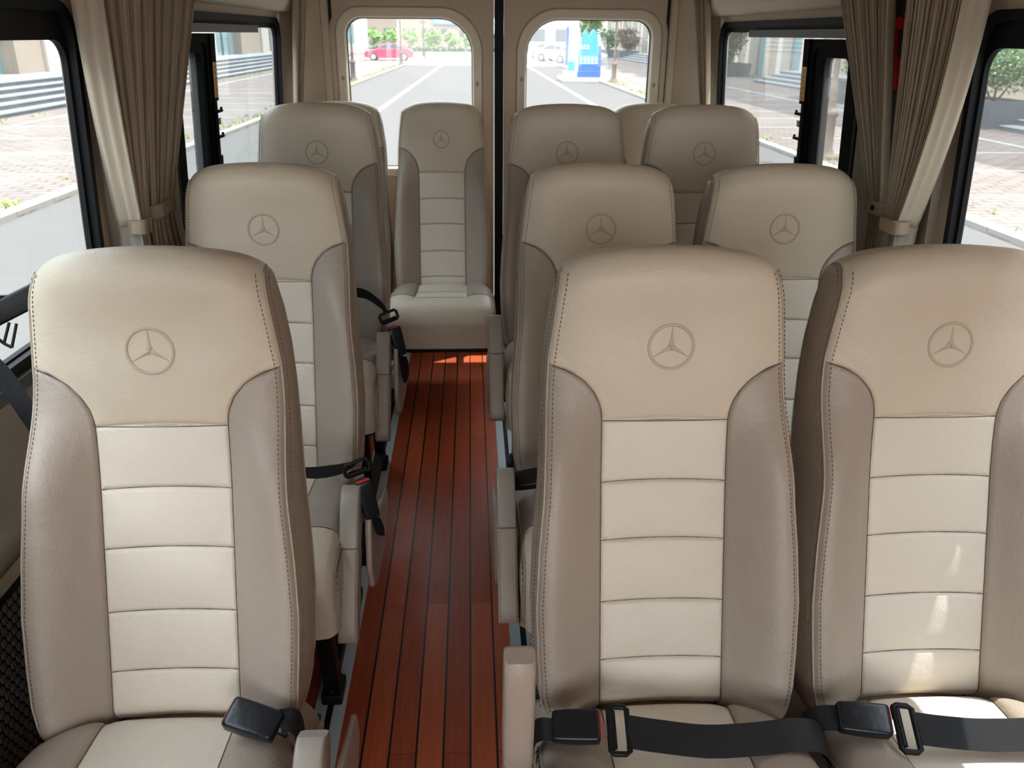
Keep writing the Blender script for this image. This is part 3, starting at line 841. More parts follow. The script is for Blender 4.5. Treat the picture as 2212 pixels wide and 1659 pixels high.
WINS = [(-1.45, -.35, .90, 1.475), (.42, 1.80, .885, 1.475), (2.33, 3.70, .90, 1.475)]
wn = 0
for sd in (-1, 1):
    nm = 'left' if sd < 0 else 'right'
    mb = MB()
    wall_rect(mb, sd, -1.6, 3.96, 0, .84, nz=3)
    wall_rect(mb, sd, -1.6, 3.96, 1.53, 1.86, nz=6)
    ys = -1.6
    for (y0, y1, z0, z1) in WINS:
        wall_rect(mb, sd, ys, y0 - .05, .84, 1.53)
        outer = [(y0 - .05, .84), (y1 + .05, .84), (y1 + .05, 1.53), (y0 - .05, 1.53)]
        # slice into vertical strips is not needed: lean is linear above 1 m
        wall_ring(mb, sd, outer, rrect(y0, y1, z0, z1, .07), 0, -.03)
        ys = y1 + .05
    wall_rect(mb, sd, ys, 3.96, .84, 1.53)
    w = fix_normals(mb.build('wall_' + nm, M['wall'])); struct(w); shade_auto(w, 25)
    for k, (y0, y1, z0, z1) in enumerate(WINS):
        wn += 1
        mb = MB()
        opn = rrect(y0 + .004, y1 - .004, z0 + .004, z1 - .004, .068)
        topb = .062 if k < 2 else .030
        inn = rrect(y0 + .020, y1 - .020, z0 + .014, z1 - topb, .045)
        wall_ring(mb, sd, rrect(y0 - .008, y1 + .008, z0 - .008, z1 + .008, .075), rrect(y0 + .010, y1 - .010, z0 + .010, z1 - .012, .058), .007, -.010)
        wall_ring(mb, sd, opn, inn, -.008, -.020)
        o = fix_normals(mb.build('window_%d' % wn, M['rubber'])); struct(o); shade_auto(o, 30)
        # pane
        P = lambda y, z: (wx(sd, z) + sd * .018, y, z)
        zs = np.linspace(z0 + .01, z1 - .03, 6)
        link('glass_pane', [P(y0 + .01, z) for z in zs] + [P(y1 - .01, z) for z in zs], [(i, i + 1, i + 7, i + 6) for i in range(5)], M['glassdim' if k == 2 else 'glassfront'], o)
        if k == 1:
            # sill of bare pale plastic steps below the pane
            s_ = MB(); wall_rect(s_, sd, y0, y1, z0 - .035, z0 - .012, .016, 0, 0, 1); s_.build('window_sill', M['darkplastic'], o)
        if k == 2:
            # sliding part: frame, rail and latch bar
            fr = MB()
            wall_ring(fr, sd, rrect(y0 + .02, 2.735, z0 + .02, 1.425, .03), rrect(y0 + .07, 2.675, z0 + .06, 1.400, .03), .004, -.03)
            wall_ring(fr, sd, rrect(y0 + .02, 2.700, z0 + .02, 1.418, .03), rrect(y0 + .10, 2.635, z0 + .09, 1.375, .025), -.002, -.04)
            f_ = shade_auto(fix_normals(fr.build('sliding_frame', M['frameblack'], o)), 30)
            rb = MB()
            wall_rect(rb, sd, y0 + .02, 3.30, 1.428, 1.452, .012, -.01, 0, 1)
            rr_ = fix_normals(rb.build('slide_rail', M['darkplastic'], o))
            lt = MB()
            wall_rect(lt, sd, 2.700, 2.745, 1.235, 1.425, .010, -.004, 0, 1)
            wall_rect(lt, sd, 2.695, 2.720, .95, 1.235, .012, -.004, 0, 1)
            for zz in (1.205, 1.13): 
                xx = wx(sd, zz) - sd * .014
                lt.box(xx - .006, xx + .006, 2.69, 2.752, zz - .004, zz + .004, bev=.002)
                lt.tube([(xx, 2.752, zz), (xx, 2.752, zz + .010)], .004, 6)
            for zz, hh in ((1.05, .045),): wall_rect(lt, sd, 2.70, 2.738, zz - hh / 2, zz + hh / 2, .014, 0, 0, 1)
            lt.build('latch_bar', M['frameblack'], o)
            if True:
                stk = MB(); wall_rect(stk, sd, 2.704, 2.738, 1.245, 1.345, .0112, .0102, 0, 1)
                so = stk.build('sticker', M['yellow'], o)
                tx = MB()
                # red print: six square characters made of strokes
                random.seed(3)
                for c_ in range(6):
                    zc = 1.335 - c_ * .0155
                    for q in range(3):
                        z_ = zc - q * .004; wall_rect(tx, sd, 2.712, 2.730, z_ - .0006, z_ + .0006, .0118, .0112, 0, 1)
                    y_ = 2.716 + random.random() * .010
                    wall_rect(tx, sd, y_, y_ + .0018, zc - .010, zc + .001, .0119, .0112, 0, 1)
                tx.build('printed_characters', M['stickred'], so)
                bt = MB(); wall_rect(bt, sd, 2.722, 2.742, 1.165, 1.185, .0135, .006, 0, 1)
                bt.build('latch_plate', M['plastic'], o)
    # trims
    mb = MB(); wall_rect(mb, sd, 1.86, 2.28, .80, 1.55, .020, 0)
    o = fix_normals(mb.build('trim_%d' % (1 if sd < 0 else 2), M['wallgrey'])); struct(o); 
    # dark strip in the pillar gap
    mb = MB(); wall_rect(mb, sd, 2.03, 2.14, .80, 1.54, .0235, .018)
    o = fix_normals(mb.build('trim_%d' % (3 if sd < 0 else 4), M['darkplastic'])); struct(o)
    # header ledge above windows
    mb = MB()
    prof = [(1.505, .0), (1.507, .030), (1.512, .040), (1.535, .055), (1.575, .060), (1.60, .0)]
    rows = [[(wx(sd, z) - sd * d, y, z) for z, d in prof] for y in (2.2, 3.75)]
    mb.grid(rows); o = mb.build('trim_%d' % (5 if sd < 0 else 6), M['walllight']); struct(o)
    # lower panels: armrest ledge and speaker mesh
    mb = MB(); prof = [(.60, 0), (.61, .030), (.64, .045), (.67, .040), (.70, .012), (.80, .006), (.845, .014), (.86, 0)]
    rows = [[(wx(sd, z) - sd * d, y, z) for z, d in prof] for y in np.linspace(-1.5, 3.7, 4)]
    mb.grid(rows); o = mb.build('trim_%d' % (7 if sd < 0 else 8), M['wallgrey'], None, True); struct(o)
# door pocket net
net = MB()
x = wx(-1, .3) + .012
net.box(x - .010, x, .60, 1.30, .10, .55)
for i in range(40):
    for j in range(26):
        yy = .61 + i * .0172 + (j % 2) * .0086; zz = .105 + j * .0172
        net.box(x, x + .004, yy, yy + .010, zz, zz + .011, 1)
o = net.build('wall_left_speaker_mesh', M['rubber'], mats=[M['darkplastic']]); struct(o)

# ceiling
mb = MB()
zs = 1.86
rows = []
for y in (-1.55, 3.96):
    rows.append([(wx(-1, 1.80), y, 1.80)] + [(CXV + k * .85, y, 1.80 + .09 * (1 - k * k)) for k in np.linspace(-.85, .85, 13)] + [(wx(1, 1.80), y, 1.80)])
top = [[(a, b, c + .03) for a, b, c in r] for r in rows]
mb.grid(rows); mb.grid(top); 
o = fix_normals(mb.build('ceiling', M['ceiling'], None, True)); struct(o)

# front bulkhead of the cabin behind the camera: scuttle below a windscreen opening
mb = MB(); mb.box(-.80, 1.07, -1.66, -1.60, 0, .78); mb.box(-.80, 1.07, -1.66, -1.60, 1.78, 1.88)
struct(mb.build('wall_front', M['wallgrey']))

# ------------------------------------------------------------------ rear doors
DY = 3.95
def door(idx, x0, x1, wx0, wx1, chamfer_left):
    big, small = .145, .072
    def winloop(e):
        r_tl, r_tr = (big, small) if chamfer_left else (small, big)
        P = rrect(wx0 - e, wx1 + e, .86 - e, 1.492 + e, (.06, .06, r_tr + e * .8, r_tl + e * .8), 8)
        return P
    inner = winloop(0)
    outer = [(x0, .12), (x1, .12), (x1, 1.84), (x0, 1.84)]
    c = ((wx0 + wx1) / 2, 1.18)
    an = angles_for(c, [outer, inner])
    lo = lambda poly, y: [(ray_poly(poly, c, a)[0], y, ray_poly(poly, c, a)[1]) for a in an]
    mb = MB()
    rows = [lo(outer, DY + .04), lo(outer, DY), lo(winloop(.075), DY), lo(winloop(.060), DY - .004), lo(winloop(.048), DY - .003), lo(winloop(.042), DY + .006)]
    mb.grid(rows, cc=True)
    d = fix_normals(mb.build('door_%d' % idx, M['wall'])); shade_auto(d, 40); struct(d)
    mb = MB(); rows = [lo(winloop(.0425), DY + .006), lo(winloop(.040), DY - .002), lo(winloop(.030), DY - .004), lo(winloop(.006), DY + .004), lo(winloop(.0), DY + .016), lo(winloop(-.002), DY + .05)]
    mb.grid(rows, cc=True); s_ = fix_normals(mb.build('window_surround', M['walllight'], d)); shade_auto(s_, 40)
    mb = MB(); rows = [lo(winloop(.003), DY + .03), lo(winloop(-.004), DY + .03), lo(winloop(-.004), DY + .05)]
    mb.grid(rows, cc=True); mb.build('window_seal', M['rubber'], d)
    P = lo(winloop(.002), DY + .045)
    link('glass_pane', P + [(c[0], DY + .045, c[1])], [(i, (i + 1) % len(P), len(P)) for i in range(len(P))], M['glass'], d, False)
    for (cx_, cz_) in ((wx0 - .020, 1.245), (wx1 + .020, 1.225)):
        mb = MB(); g = []
        for r_, dy in ((.0, -.006), (.006, -.006), (.0075, -.005), (.0085, -.001)):
            g.append([(cx_ + r_ * cos(2 * PI * k / 16) * .8, DY - .0015 + dy, cz_ + 1.25 * r_ * sin(2 * PI * k / 16)) for k in range(16)])
        mb.grid(g, cc=True); fix_normals(mb.build('screw_cap', M['plastic'], d, True))
door(1, -.592, .105, -.540, .011, False)
door(2, .150, .862, .249, .805, True)
mb = MB(); mb.box(.108, .148, DY - .012, DY + .03, .12, 1.84, bev=.006)
for xx in (.119, .128, .137): mb.box(xx - .0015, xx + .0015, DY - .015, DY - .012, .12, 1.84)
struct(mb.build('trim_9', M['rubber']))
for i, (xa, xb) in enumerate(((-.606, -.592), (.862, .876))):
    mb = MB(); mb.box(xa, xb, DY - .002, DY + .03, .12, 1.84); struct(mb.build('trim_%d' % (10 + i), M['rubber']))
# rear pillars, rounded
for i, sd in enumerate((-1, 1)):
    xi = -.606 if sd < 0 else .876
    rows = []
    for z in (.0, 1.0, 1.43, 1.62, 1.84):
        xo = wx(sd, z)
        rows.append([(xo - sd * .002, 3.70, z), (xo - sd * .02, 3.76, z), (xo - sd * .06, 3.83, z), (xi + sd * .07, 3.885, z), (xi + sd * .030, 3.91, z), (xi + sd * .024, 3.905, z), (xi + sd * .006, 3.92, z), (xi, 3.935, z), (xi, 3.99, z)])
    mb = MB(); mb.grid(rows)
    o = fix_normals(mb.build('wall_rear_%s' % ('left', 'right')[i], M['wall'], None, False)); shade_auto(o, 30); struct(o)
mb = MB(); mb.box(-.80, 1.07, 3.93, 3.99, 1.76, 1.90); mb.box(-.80, 1.07, 3.93, 3.99, 0, .14)
struct(mb.build('wall_rear', M['wall']))

# ------------------------------------------------------------------ curtains
def curtain(label, sd, top, tie, tail, n, xin, amp=.013, hem=0, ztop=1.60, ztie=1.04, tail_mat=None, tiew=.032, zt2=.90, bow=0.0, tiedark=False):
    """top,tie,tail: (y0,y1) spans; n pleats; xin distance of the cloth from the wall"""
    t = thing('curtain', label, 'curtain', (0, 0, 0), 0, 'tied tan curtains at the windows')
    K = n * 8
    def row(z, y0, y1, am, sq=1.0):
        r = []
        for k in range(K + 1):
            s = k / K
            y = y0 + (y1 - y0) * s
            ph = s * n * 2 * PI
            f = 2 * abs(math.sin(ph / 2 + .6 * math.sin(1.7 * s * n + 1.3))) ** .8 - 1
            d = xin + am * f * (0.85 + .3 * math.sin(7 * s + 2))
            if hem and s < .15:
                q_ = s / .15; y -= (y1 - y0) * (s - .15) * .75; d = xin - .045 + (.045 + am) * q_
            y += .004 * math.cos(ph * 1.0) * am / .013
            r.append((wx(sd, z) - sd * d, y, z))
        return r
    V = []; R = []
    NZ = 26
    for i in range(NZ + 1):
        q = i / NZ; z = ztop + (ztie - ztop) * q
        e = q ** 1.0 - bow * math.sin(PI * q)
        e2 = q
        y0 = top[0] + (tie[0] - top[0]) * (e if hem < 0 else e2)
        y1 = top[1] + (tie[1] - top[1]) * (e if hem > 0 else e2)
        R.append(row(z, y0, y1, amp * (1 - .25 * q)))
    uvs = [(k / K * 6, i / NZ * 6) for i in range(NZ + 1) for k in range(K + 1)]
    hk = int(K * .15) if hem else 0
    parts = [('curtain_cloth', 'curtain', hk, K)] + ([('hem', 'hem', 0, hk)] if hem else [])
    for pn, pm, ka, kb in parts:
        mb = MB(); mb.grid([r[ka:kb + 1] for r in R])
        o = link(pn, mb.v, mb.f, M[pm], t, True, [(k / K * 6, i / NZ * 6) for i in range(NZ + 1) for k in range(ka, kb + 1)])
        sol = o.modifiers.new('s', 'SOLIDIFY'); sol.thickness = .0015
    R = []
    for i in range(9):
        q = i / 8; z = ztie + (zt2 - ztie) * q
        R.append(row(z, tie[0] + (tail[0] - tie[0]) * q, tie[1] + (tail[1] - tie[1]) * q, amp * (.5 + .3 * q)))
    uvs = [(k / K * 6, i / NZ * 6) for i in range(9) for k in range(K + 1)]
    mb = MB(); mb.grid(R)
    o = link('curtain_tail', mb.v, mb.f, M[tail_mat or 'curtain'], t, True, uvs)
    sol = o.modifiers.new('s', 'SOLIDIFY'); sol.thickness = .0015
    # tie band
    ring = []
    yc = (tie[0] + tie[1]) / 2; hy = abs(tie[1] - tie[0]) / 2 + .006
    for z in (ztie - tiew / 2, ztie - tiew / 2 + .002, ztie, ztie + tiew / 2 - .002, ztie + tiew / 2):
        g = []
        for k in range(24):
            a = 2 * PI * k / 24; ca, sa = cos(a), sin(a)
            g.append((wx(sd, z) - sd * (xin + (amp + .006) * math.copysign(abs(ca) ** .6, ca)), yc + hy * math.copysign(abs(sa) ** .6, sa), z))
        ring.append(g)
    mb = MB(); mb.grid(ring, cc=True)
    b = link('tieback', mb.v, mb.f, M['curtain'], t, True, [(k / 24 * 3, i * .2) for i in range(5) for k in range(24)])
    sol = b.modifiers.new('s', 'SOLIDIFY'); sol.thickness = .002
    if tiedark:
        mb = MB(); xx = wx(sd, ztie) - sd * (xin + amp + .008)
        mb.tube([(xx, tie[0] + .012, ztie), (xx - sd * .004, tie[0] + .012, ztie)], .006, 12); mb.build('snap_button', M['black'], b)
    return t
curtain('tan pleated curtain with broad light-facing hem, tied against the left pillar nearest the front window', -1, (1.715, 2.02), (1.845, 1.885), (1.85, 1.90), 17, .066, .015, hem=-1, ztop=1.56, ztie=1.035, tail_mat='curtainlight', bow=.10)
curtain('tan pleated curtain behind the broad hemmed one, tied beside the left sliding window', -1, (1.98, 2.37), (1.905, 2.045), (1.90, 2.08), 20, .072, .015, ztop=1.57, ztie=1.055, hem=0)
curtain('tan pleated curtain tied with a dark snap button, left of the red hammer', 1, (2.065, 2.365), (1.975, 2.045), (1.94, 2.03), 15, .066, .017, ztop=1.57, ztie=1.05, tiedark=True)
curtain('tan pleated curtain with wide flaring hem, between the red hammer and the bush window', 1, (1.675, 1.955), (1.86, 1.93), (1.88, 1.94), 18, .080, .015, hem=-1, ztop=1.56, ztie=1.028, tail_mat='curtainlight', bow=.16)
curtain('narrow curtain hanging at the left rear corner beside the rear door', -1, (3.66, 3.90), (3.60, 3.70), (3.59, 3.70), 8, .070, .015, ztop=1.62, ztie=.98, zt2=.90)
curtain('narrow accordion pleated curtain at the right rear corner beside the rear door', 1, (3.66, 3.88), (3.59, 3.66), (3.58, 3.66), 11, .065, .014, ztop=1.57, ztie=.98, zt2=.90)

# ------------------------------------------------------------------ emergency hammer
hm = thing('emergency_hammer', 'red emergency hammer clipped upright between the two right curtains', 'hammer')
X0 = 1.005
def hp(y, z): return (X0, y, z)
MB().tube([(X0, 2.078, 1.462), (X0, 2.128, 1.470)], [.014, .014], 12).build('hammer_head', M['red'], hm, True)
MB().tube([(X0, 2.130, 1.470), (X0, 2.136, 1.471)], [.006, .001], 8).build('steel_tip', M['metal'], hm, True)
mb = MB(); mb.tube([(X0, 2.103, 1.462), (X0, 2.095, 1.44), (X0, 2.082, 1.40), (X0, 2.077, 1.388), (X0, 2.071, 1.382), (X0, 2.063, 1.340), (X0, 2.058, 1.318), (X0, 2.057, 1.313)], [.011, .009, .006, .007, .0125, .013, .013, .010], 12)
mb.build('hammer_handle', M['red'], hm, True)
mb = MB(); mb.box(X0 + .008, X0 + .022, 2.070, 2.108, 1.385, 1.397, bev=.002); mb.box(X0 + .005, X0 + .022, 2.08, 2.12, 1.476, 1.488, bev=.002); mb.build('wall_clip', M['darkplastic'], hm)

# ------------------------------------------------------------------ belt guide beside the front left seat
bg = thing('belt_guide', 'black shoulder belt guide with webbing beside the nearest left seat', 'belt guide')
mb = MB()
mb.box(-.028, .070, -.018, .018, -.018, .018, bev=.005, M4=Matrix.Translation((-.755, 1.335, 1.012)) @ Matrix.Rotation(math.radians(-25), 4, 'Y') @ Matrix.Rotation(math.radians(20), 4, 'Z'))
shade_auto(mb.build('guide_housing', M['black'], bg), 40)
mb = MB(); mb.tube([(-.772, 1.30, 1.008), (-.765, 1.33, 1.028), (-.755, 1.35, 1.022)], .009, 10); mb.build('pivot_cap', M['buckle'], bg, True)
mb = MB()
for q in ((-.745, 1.312, .995, -.757, 1.305, .962), (-.734, 1.312, .993, -.746, 1.305, .955), (-.757, 1.305, .962, -.746, 1.305, .955), (-.757, 1.305, .962, -.764, 1.303, .972)):
    mb.tube([q[:3], q[3:]], .0025, 6)
mb.build('guide_hook', M['black'], bg)
webbing('webbing', [(-.768, 1.30, 1.005), (-.776, 1.285, .985), (-.772, 1.275, .95), (-.750, 1.275, .91), (-.728, 1.27, .86), (-.705, 1.27, .78), (-.695, 1.26, .62), (-.69, 1.2, .45)], .030, bg, [(.3, 1, 0), (.3, 1, 0), (.6, .8, 0), (.8, .3, .2), (1, .1, 0), (1, 0, 0), (1, 0, 0), (1, 0, 0)])

# ================================================================== outside
G = -0.80
def slab(name, pts, z0, z1, m, label=None, cat=None):
    mb = MB(); mb.prism(pts, 'z', z0, z1); o = fix_normals(mb.build(name, m)); struct(o); return o
slab('ground_road', [(-160, -60), (160, -60), (160, 330), (-160, 330)], G - .3, G, M['asphalt'])
LK = lambda y: -6.02 + .0175 * y
RK = lambda y: 6.33 + .006 * y
slab('ground_left_pavement', [(LK(-40), -40), (LK(100), 100), (-40, 100), (-60, -40)], G - .1, G + .02, M['paving'])
slab('ground_right_pavement', [(RK(-40), -40), (RK(112), 112), (60, 112), (60, -40)], G - .1, G + .02, M['paving'])
for i, (f, sg) in enumerate(((LK, -1), (RK, 1))):
    mb = MB(); y = -20
    while y < 100:
        mb.prism([(f(y), y + .01), (f(y) + sg * .22, y + .01), (f(y + 1) + sg * .22, y + .99), (f(y + 1), y + .99)], 'z', G, G + .075); y += 1
    struct(fix_normals(mb.build('ground_kerb_' + ('left', 'right')[i], M['kerb'])))
# lane lines and parking bay lines
mb = MB()
mb.prism([(-3.60, -10), (-3.42, -10), (-1.72, 90), (-1.90, 90)], 'z', G, G + .004)
mb.prism([(4.05, -10), (4.23, -10), (4.55, 100), (4.37, 100)], 'z', G, G + .004)
struct(fix_normals(mb.build('ground_lane_lines', M['white'])))
mb = MB()
y = -6.0
while y < 90:
    mb.box(-11.4, LK(y) - .9, y, y + .055, G + .02, G + .024); mb.box(RK(y) + .9, 12.2, y + .6, y + .655, G + .02, G + .024); y += 2.55
mb.box(-11.45, -11.36, -6, 90, G + .02, G + .024); mb.box(12.2, 12.29, -6, 60, G + .02, G + .024)
struct(fix_normals(mb.build('ground_bay_lines', M['white'])))

# weeds along the kerbs and steps
random.seed(11)
mb = MB()
def tuft(x, y, s, z=G + .02):
    for k in range(7):
        a = random.random() * 6.28; r = random.random() * s; px, py = x + r * cos(a), y + r * sin(a) * 2
        h = .03 + random.random() * .08; b = random.random() * 6.28
        mb.add([(px - .02 * cos(b), py - .02 * sin(b), z), (px + .02 * cos(b), py + .02 * sin(b), z), (px + .05 * cos(b + 1), py + .05 * sin(b + 1), z + h)], [(0, 1, 2)])
for k in range(1100):
    y = 4 + random.random() ** 1.5 * 80
    if math.sin(y * .9) + math.sin(y * 2.3) < -.2: continue
    c_ = random.random()
    if c_ < .45: tuft(LK(y) - .34 - random.random() ** 2 * .5, y, .07)
    elif c_ < .75: tuft(RK(y) + .30 + random.random() ** 2 * .5, y, .12)
    else: tuft(-12.3 + random.random() * .4, y, .15)
o = mb.build('weeds_grass', M['grass']); tag(o, 'yellow green weeds sprouting along the kerbs and paving outside', 'grass', kind='stuff')

# left steps, terrace and facade
mb = MB()
for k in range(5):
    x1 = -12.55 - k * .42; z1 = G + .15 * (k + 1)
    mb.box(-30, x1, -44, 96, z1 - .15, z1 - .035, 0); mb.box(-30, x1 + .03, -44, 96, z1 - .035, z1, 1)
struct(mb.build('ground_left_steps', M['granite'], mats=[M['steptread']]))
def facade(name, sd, X, segs, z0, z1, label):
    """segs: list of (y0, y1, kind)"""
    t = thing(name, label, 'building')
    wall = MB(); glass = MB(); pale = MB()
    for y0, y1, k in segs:
        a, b = sorted((X, X + sd * 1.5))
        if k == 's': wall.box(a, b, y0, y1, z0, z1)
        elif k == 'p':
            a, b = sorted((X - sd * .12, X + sd * 1.5)); pale.box(a, b, y0, y1, z0, z1)
        else:
            a, b = sorted((X + sd * .5, X + sd * 1.2)); glass.box(a, b, y0, y1, z0, z1)
            n = max(1, int((y1 - y0) / 1.5))
            for i in range(n + 1):
                yy = y0 + (y1 - y0) * i / n; a, b = sorted((X + sd * .42, X + sd * .6)); wall.box(a, b, yy - .05, yy + .05, z0, z1)
    wall.build('stone_wall', M['stone'], t)
    pale.build('pale_pilaster', M['pale'], t); glass.build('window', M['teal'], t)
    return t
segs = [(-44, -38, 's'), (-38, -20, 't'), (-20, -14, 's'), (-14, 0, 't'), (0, 3, 's'), (3, 24.5, 't'), (24.5, 27.5, 's'), (27.5, 28.8, 'p'), (28.8, 32.8, 't'), (32.8, 34.9, 's'), (34.9, 36.1, 'p'), (36.1, 46, 't'), (46, 51, 's'), (51, 54, 'p'), (54, 58, 'p'), (58, 61.5, 't'), (61.5, 64.8, 't'), (64.8, 70.8, 's'), (70.8, 73.2, 'p'), (73.2, 84, 't'), (84, 88, 's'), (88, 89.5, 'p'), (89.5, 96, 't')]
facade('office_building', -1, -16.2, segs, G + .7, 12, 'beige stone building with teal glass and steps outside the left windows')
segs = []
y = 9
while y < 112:
    segs += [(y, y + 1.5, 's'), (y + 1.5, y + 2.2, 'p'), (y + 2.2, y + 5.2, 't'), (y + 5.2, y + 5.9, 'p')]; y += 5.9
segs = [(-44, 44, 's'), (44, 45.2, 'p')] + [q for q in segs if q[0] > 45]
SUN = Vector((.315, .20, .92)).normalized()
facade('stone_building', 1, 17.6, segs, G, G + (17.6 - 9.8) * SUN.z / SUN.x, 'tall pale stone building with columns outside the right windows')
for (y0, y1, xs_) in ((8, 22.2, 13.9), (33, 46, 14.9), (56, 90, 14.9)):
    mb = MB()
    for k in range(4):
        x1 = xs_ + k * .45; z1 = G + .15 * (k + 1)
        mb.box(x1, 17.6, y0, y1, z1 - .15 - (.02 if k == 0 else 0), z1 - .03, 0); mb.box(x1 - .03, 17.6, y0, y1, z1 - .03, z1, 1)
    struct(mb.build('ground_right_steps', M['granite'], mats=[M['steptread']]))

# bushes and planters
def bush(label, x, y, z, rx, ry, rz, n, mats, leaf=.06, stem=.25, group=None, seed=1, cat='bush', name='bush'):
    random.seed(seed)
    t = thing(name, label, cat, (x, y, z), 0, group)
    mb = MB(); cl = []
    for k in range(max(5, n // 60)):
        a = random.random() * 6.28; e = math.acos(1 - 2 * random.random()); r = random.random() ** .4 * .8
        cl.append((r * rx * sin(e) * cos(a), r * ry * sin(e) * sin(a), stem + rz + r * rz * cos(e)))
    for k in range(n):
        c_ = random.choice(cl)
        q = Vector((random.gauss(0, .17) * rx, random.gauss(0, .20) * ry, random.gauss(0, .18) * rz)) + Vector(c_)
        d = Vector((random.gauss(0, 1), random.gauss(0, 1), random.gauss(0, 1))).normalized(); e = d.orthogonal().normalized()
        l = leaf * (.6 + .8 * random.random())
        mb.add([q - e * l * .4, q + d * l * .6, q + e * l * .4, q - d * l * .6], [(0, 1, 2, 3)], random.choice(range(len(mats))))
    mb.build('foliage', mats[0], t, False, mats[1:])
    s_ = MB()
    for k in range(6):
        a = k * 1.05; s_.tube([(0, 0, -.02), (.12 * rx * cos(a), .12 * ry * sin(a), stem * .7), (.5 * rx * cos(a), .5 * ry * sin(a), stem + rz * .9)], [.03, .025, .01], 6)
    s_.build('stem', M['bark'], t, True)
    return t
def planter(label, x0, x1, y0, y1, h, group='dark granite planters'):
    mb = MB(); b = .06
    def ring(z, e): return [(x0 - e, y0 - e, z), (x1 + e, y0 - e, z), (x1 + e, y1 + e, z), (x0 - e, y1 + e, z)]
    rows = [ring(G, -.02), ring(G + h, .08), ring(G + h, .0), ring(G + h - .07, 0)]
    mb.grid(rows, cc=True); mb.add(ring(G + h - .07, 0), [(0, 1, 2, 3)], 1)
    o = fix_normals(mb.build('planter', M['granite'], mats=[M['bark']])); tag(o, label, 'planter', group); return o
planter('dark granite planter under the large bush in the front right window', 13.3, 14.75, 22.5, 24.3, .72)
bush('large green bush in a granite planter seen through the front right window', 14.3, 23.4, G + .68, 1.25, 1.1, .78, 5200, [M['leaf'], M['leafdark'], M['leafdark'], M['leafbright']], .075, .12, 'bushes in planters outside', 3)
planter('granite planter between the lamp post and the right curtain', 13.3, 14.6, 31.2, 32.6, .72)
bush('small bush in a planter seen beside the right curtain edge', 13.95, 31.9, G + .68, .6, .6, .6, 900, [M['leaf'], M['leafdark']], .09, .1, 'bushes in planters outside', 4)
planter('granite planter at the far end of the right sliding window', 14.6, 16.6, 52.2, 54.2, .75)
bush('tall dark green shrub at the far end of the right sliding window', 15.6, 53.2, G + .70, .95, .95, 1.6, 2600, [M['leafdark'], M['leaf'], M['leafbrown']], .14, .1, 'bushes in planters outside', 5)
for i, (xx, yy, mats, lab) in enumerate(((15.0, 97, [M['leafdark'], M['leaf']], 'green rounded bush seen right of the blue sign'), (15.9, 90, [M['leafbrown'], M['bark']], 'brownish bush seen behind the far right lamp post'), (15.9, 72, [M['leaf'], M['leafbright']], 'green bush at the right edge of the right rear door window'))):
    planter(lab.replace('green rounded bush', 'planter under the green rounded bush').replace('brownish bush seen', 'planter under the brownish bush').replace('green bush at', 'planter under the green bush at'), xx - .9, xx + .9, yy - .9, yy + .9, .8)
    bush(lab, xx, yy, G + .74, 1.3, 1.2, 1.05, 1500, mats, .22, .1, 'bushes in planters outside', 20 + i)
# far greenery across the junction
random.seed(5)
for i in range(6):
    xx = -15.2 + i * 3.1 + random.uniform(-.3, .3)
    bush('round bright green tree across the far road, behind the red car and hedge', xx * .96, 134 + random.uniform(-2, 2), G, 1.45, 1.0, 1.15, 1100, [M['leafbright'], M['leafbright'], M['leaf']], .32, .45, 'round green trees across the far road', 40 + i, 'tree', 'street_tree')
bush('tall leafy tree beyond the blue sign, against the pale buildings', 13.4, 100, G, 1.7, 1.5, 2.8, 1600, [M['leaf'], M['leafbright']], .3, 1.4, None, 61, 'tree', 'street_tree')
mb = MB()
random.seed(8)
for k in range(5200):
    q = Vector((random.uniform(-22, 16), 122 + random.uniform(-.7, .7), G + random.uniform(.0, .55))); d = Vector((random.gauss(0, 1), random.gauss(0, 1), random.gauss(0, 1))).normalized(); e = d.orthogonal()
    mb.add([q - e * .14, q + d * .14, q + e * .14, q - d * .14], [(0, 1, 2, 3)])
tag(mb.build('hedge', M['leafdark']), 'low dark green hedge along the far side of the junction', 'hedge')

# far buildings
def block(name, label, x0, x1, y0, y1, z1, m, wm, nx, nz, zs=3.2):
    t = thing(name, label, 'building')
    mb = MB(); mb.box(x0, x1, y0, y1, G, z1); mb.build('facade', m, t)
    for i in range(nx):
        w = MB(); xa = x0 + (x1 - x0) * (i + .2) / nx; xb = x0 + (x1 - x0) * (i + .8) / nx
        for j in range(nz): w.box(xa, xb, y0 - .08, y0 + .1, G + 1.2 + j * zs, G + 1.2 + j * zs + 1.9)
        w.build('window', wm, t)
    return t
block('far_building', 'wide pale building across the junction behind the green trees', -34, 8, 168, 190, 22, M['stone'], M['granite'], 12, 4, 4.5)
block('far_building', 'pale building behind the white cars in the right rear window', 9, 44, 150, 175, 20, M['pale'], M['granite'], 8, 4, 4.2)
block('glass_building', 'pale corner building with greenish glass, left of the red car', -17.5, -13.0, 104, 116, 14, M['pale'], M['teal'], 3, 3, 2.6)
block('side_building', 'plain building closing the view far left of the crossing', -60, -34, 150, 190, 18, M['pale'], M['teal'], 4, 3, 4.5)
for (xa, xb, za, zb, lb) in ((-6.8, -1.2, 3.0, 4.0, 'pale blue shop sign board on the far building, middle of the left rear window'), (3.0, 6.8, 1.2, 4.4, 'blue and white sign on the far building at the edge of the left rear window')):
    mb = MB(); mb.box(xa, xb, 167.5, 167.9, za, zb); mb.box(xa + .4, xb - .4, 167.4, 167.5, za + .3, zb - .3, 1)
    tag(mb.build('shop_sign', M['skyblue'], mats=[M['signwhite']]), lb, 'sign')

